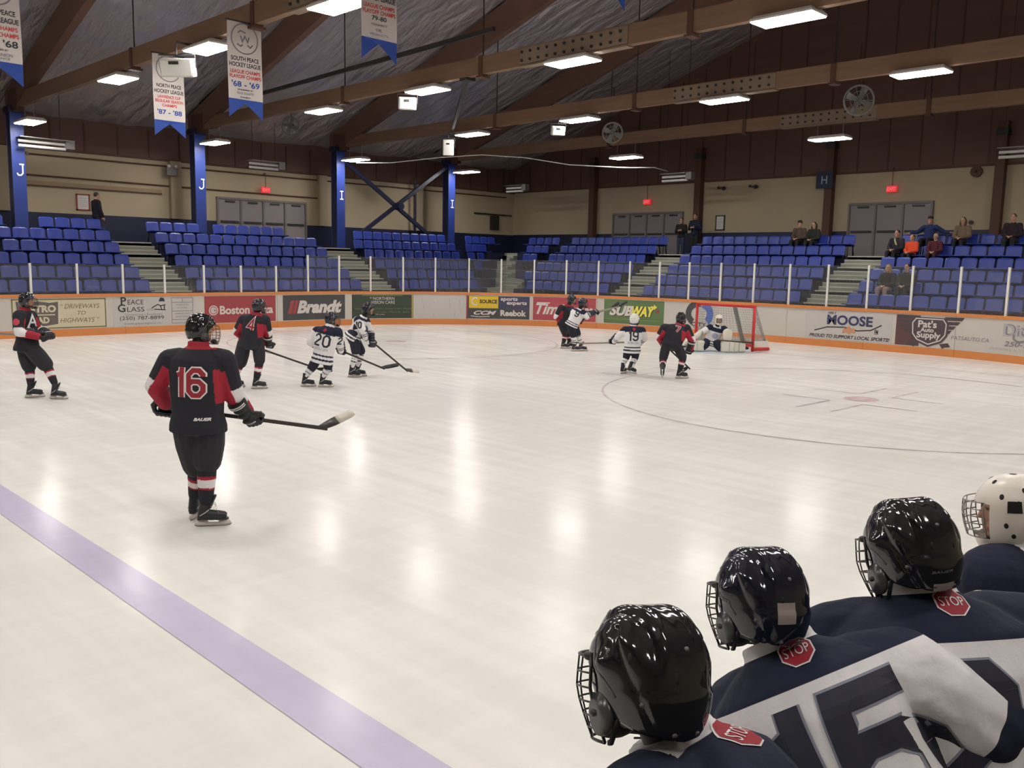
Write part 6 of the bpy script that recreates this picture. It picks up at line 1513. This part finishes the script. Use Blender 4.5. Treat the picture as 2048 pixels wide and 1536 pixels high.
# ------------------------------------------------------------------ spectators
def civilian(label, x, y, z, yaw, seated, coat, trousers, hair, hat=None, s=1.0, arms='lap', scarf=None, long_hair=False, lean=0.0):
    """yaw in world degrees: the direction the person faces"""
    f = Vector((math.cos(math.radians(yaw)), math.sin(math.radians(yaw)), 0)); rt = Vector((f.y, -f.x, 0)); U_ = Vector((0, 0, 1)); o = Vector((x, y, z))
    P = lambda r_, fw, h: tuple(o + (rt * r_ + f * fw + U_ * h) * s)
    J = {}
    if seated:
        J['hL'], J['hR'] = P(-.09, -.02, .52), P(.09, -.02, .52); J['kL'], J['kR'] = P(-.12, .40, .54), P(.12, .40, .54); J['aL'], J['aR'] = P(-.12, .40, .10), P(.12, .42, .10)
        nz = 1.06; J['nk'] = P(0, -.04 + lean, nz); hdp = P(0, .0 + lean * 1.2, nz + .17); sh = nz - .07; J['sL'], J['sR'] = P(-.19, -.03 + lean, sh), P(.19, -.03 + lean, sh)
        if arms == 'lap': J['eL'], J['eR'], J['wL'], J['wR'] = P(-.25, .04, .72), P(.25, .04, .72), P(-.08, .26, .66), P(.08, .26, .66)
        else: J['eL'], J['eR'], J['wL'], J['wR'] = P(-.42, -.10, .84), P(.42, -.10, .84), P(-.62, -.06, .82), P(.62, -.06, .82)
    else:
        J['hL'], J['hR'] = P(-.09, 0, .93), P(.09, 0, .93); J['kL'], J['kR'] = P(-.10, .03, .50), P(.10, .03, .50); J['aL'], J['aR'] = P(-.11, 0, .10), P(.11, .02, .10)
        J['nk'] = P(0, -.02, 1.48); hdp = P(0, .02, 1.64); J['sL'], J['sR'] = P(-.19, -.02, 1.40), P(.19, -.02, 1.40); J['eL'], J['eR'] = P(-.25, .0, 1.12), P(.25, .0, 1.12); J['wL'], J['wR'] = (P(-.24, .10, .90), P(.24, .10, .90)) if arms == 'down' else (P(-.10, .24, 1.16), P(.10, .24, 1.16))
    M = Matrix((rt, f, U_)).transposed().to_4x4(); hm = Matrix.Translation(hdp) @ M @ Matrix.Scale(s ** .5, 4)
    org = o.copy(); hd_ = {q: ((Vector(J['w' + q]) - Vector(J['e' + q])), U_ if seated else rt * (1 if q == 'R' else -1)) for q in 'LR'}
    b = place(body_mesh(J, hm, s * .92, .010, True, hd_), 'person', M_bodyv, None, org); b.location = org; tag(b, label, 'person')
    def co(D):
        c = np.tile(np.array(coat), (len(D['h']), 1))
        if scarf is not None: c[(np.abs(D['lat'] - (D['h'] - .7) * 1.2) < .14) & (D['front'] > .03) & (D['h'] > .55) & (D['ids'] == 0)] = scarf
        return c
    me, D = jersey_mesh(J, s * .84, co, .013, .95, 3, -.14); place(me, 'jacket', M_coat, b, org)
    place(pants_mesh(J, s * .72, np.array(trousers), .014), 'seat_of_trousers', M_pantv, b, org)
    for q in 'LR':
        c = Cloth(); k, a, h = Vector(J['k' + q]), Vector(J['a' + q]), Vector(J['h' + q]); c.tube(0, [h, k, a], [.085 * s, .075 * s, .06 * s]); m = remesh(c.mb, .014, 2); set_cols(m, np.tile(np.array(trousers), (len(m.vertices), 1))); place(m, 'trouser_leg', M_pantv, b, org)
        sh = MB(); sh.ball(a + Vector((0, 0, -.03 * s)), (.045 * s,) * 3); sh.tube([a - f * .05 * s - U_ * .05 * s, a + f * .08 * s - U_ * .06 * s, a + f * .17 * s - U_ * .065 * s], [.042 * s, .044 * s, .03 * s], 10); m = remesh(sh, .012, 2); place(m, 'shoe', M_strap, b, org)
    hb = MB(); R = hm.to_3x3(); T = lambda p: hm @ Vector(p)
    hb.ball(T((0, -.018, .030)), (.085, .098, .100), 0, 16, 10, R)
    if long_hair: hb.tube([T((0, -.07, .04)), T((0, -.10, -.08)), T((0, -.09, -.22))], [.085, .085, .06], 12); hb.tube([T((.07, -.02, .03)), T((.085, -.0, -.08)), T((.08, .02, -.18))], [.035, .034, .02], 8).tube([T((-.07, -.02, .03)), T((-.085, -.0, -.08)), T((-.08, .02, -.18))], [.035, .034, .02], 8)
    place(remesh(hb, .012, 2), 'hair', mat('hair_%d' % (int(sum(hair) * 1e4)), hair, .6), b, org)
    if hat is not None:
        hc = MB(); hc.ball(T((0, -.008, .070)), (.092, .108, .072), 0, 16, 10, R); hc.tube([T((0, .08, .062)), T((0, .15, .052))], [.06, .05], 12, 0, tuple(R @ Vector((0, 0, 1))), .22); place(remesh(hc, .009, 2), 'cap', mat('cap_%d' % (int(sum(hat) * 1e4)), hat, .8), b, org)
    return b
DK = lin(34, 32, 36); JEAN = lin(38, 44, 62); HB = lin(48, 36, 30); HBL = lin(150, 116, 76)
civilian('standing man in dark clothes walking past the framed notice on the cream wall', 10.33, 34.15, TOPF, 5, False, lin(30, 28, 36), DK, HB, arms='down', s=1.03)
civilian('standing person in a dark navy jacket beside the brown column', 31.75, 22.35, TOPF, 190, False, lin(32, 36, 56), DK, HB, arms='front', s=1.04)
civilian('shorter person in black standing left of the navy jacket person', 31.35, 22.8, TOPF, 200, False, DK, lin(52, 56, 80), HB, arms='front', s=.92)
ZR = lambda k: row_floor(k)
civilian('seated man in a brown jacket and cap on the top row', row_end(6) - .18, 16.53, ZR(6), 180, True, lin(84, 70, 60), DK, HB, hat=lin(44, 38, 36))
civilian('seated woman in dark green beside the man in the cap', row_end(6) - .18, 15.94, ZR(6), 178, True, lin(44, 46, 40), DK, HB, long_hair=True, s=.95)
civilian('boy in a dark jacket with a pale diagonal strap at the aisle', row_end(5) - .18, 12.43, ZR(5), 175, True, lin(44, 42, 46), DK, HB, s=.98, scarf=np.array(lin(176, 172, 110)))
civilian('man in a blue jacket with arms spread along the top row', row_end(6) - .18, 11.64, ZR(6), 180, True, lin(36, 46, 88), DK, HB, hat=lin(40, 38, 44), arms='spread', s=1.04)
civilian('child in a bright orange jacket below the man in blue', row_end(5) - .18, 11.9, ZR(5), 172, True, lin(226, 84, 48), DK, lin(110, 84, 64), s=.86)
civilian('child in maroon with pale hair beside the orange jacket', row_end(5) - .18, 11.12, ZR(5), 182, True, lin(84, 36, 46), lin(60, 30, 40), lin(170, 150, 140), s=.88)
civilian('woman in a taupe jacket with long brown hair on the top row', row_end(6) - .18, 10.55, ZR(6), 180, True, lin(116, 98, 82), DK, lin(70, 48, 36), long_hair=True)
civilian('person in dark maroon hooded clothes at the far right of the top row', row_end(6) - .18, 8.98, ZR(6), 180, True, lin(48, 34, 40), DK, HB, s=1.06, lean=.06)
civilian('woman with fair hair and black jacket low in the stands behind the glass', row_end(2) - .18, 11.65, ZR(2), 178, True, lin(34, 32, 34), lin(150, 120, 124), HBL, long_hair=True)
civilian('person in a dark olive coat beside the fair-haired woman', row_end(2) - .18, 11.05, ZR(2), 182, True, lin(44, 44, 42), DK, HB, s=1.02)
bpy.data.scenes.remove(TMP)
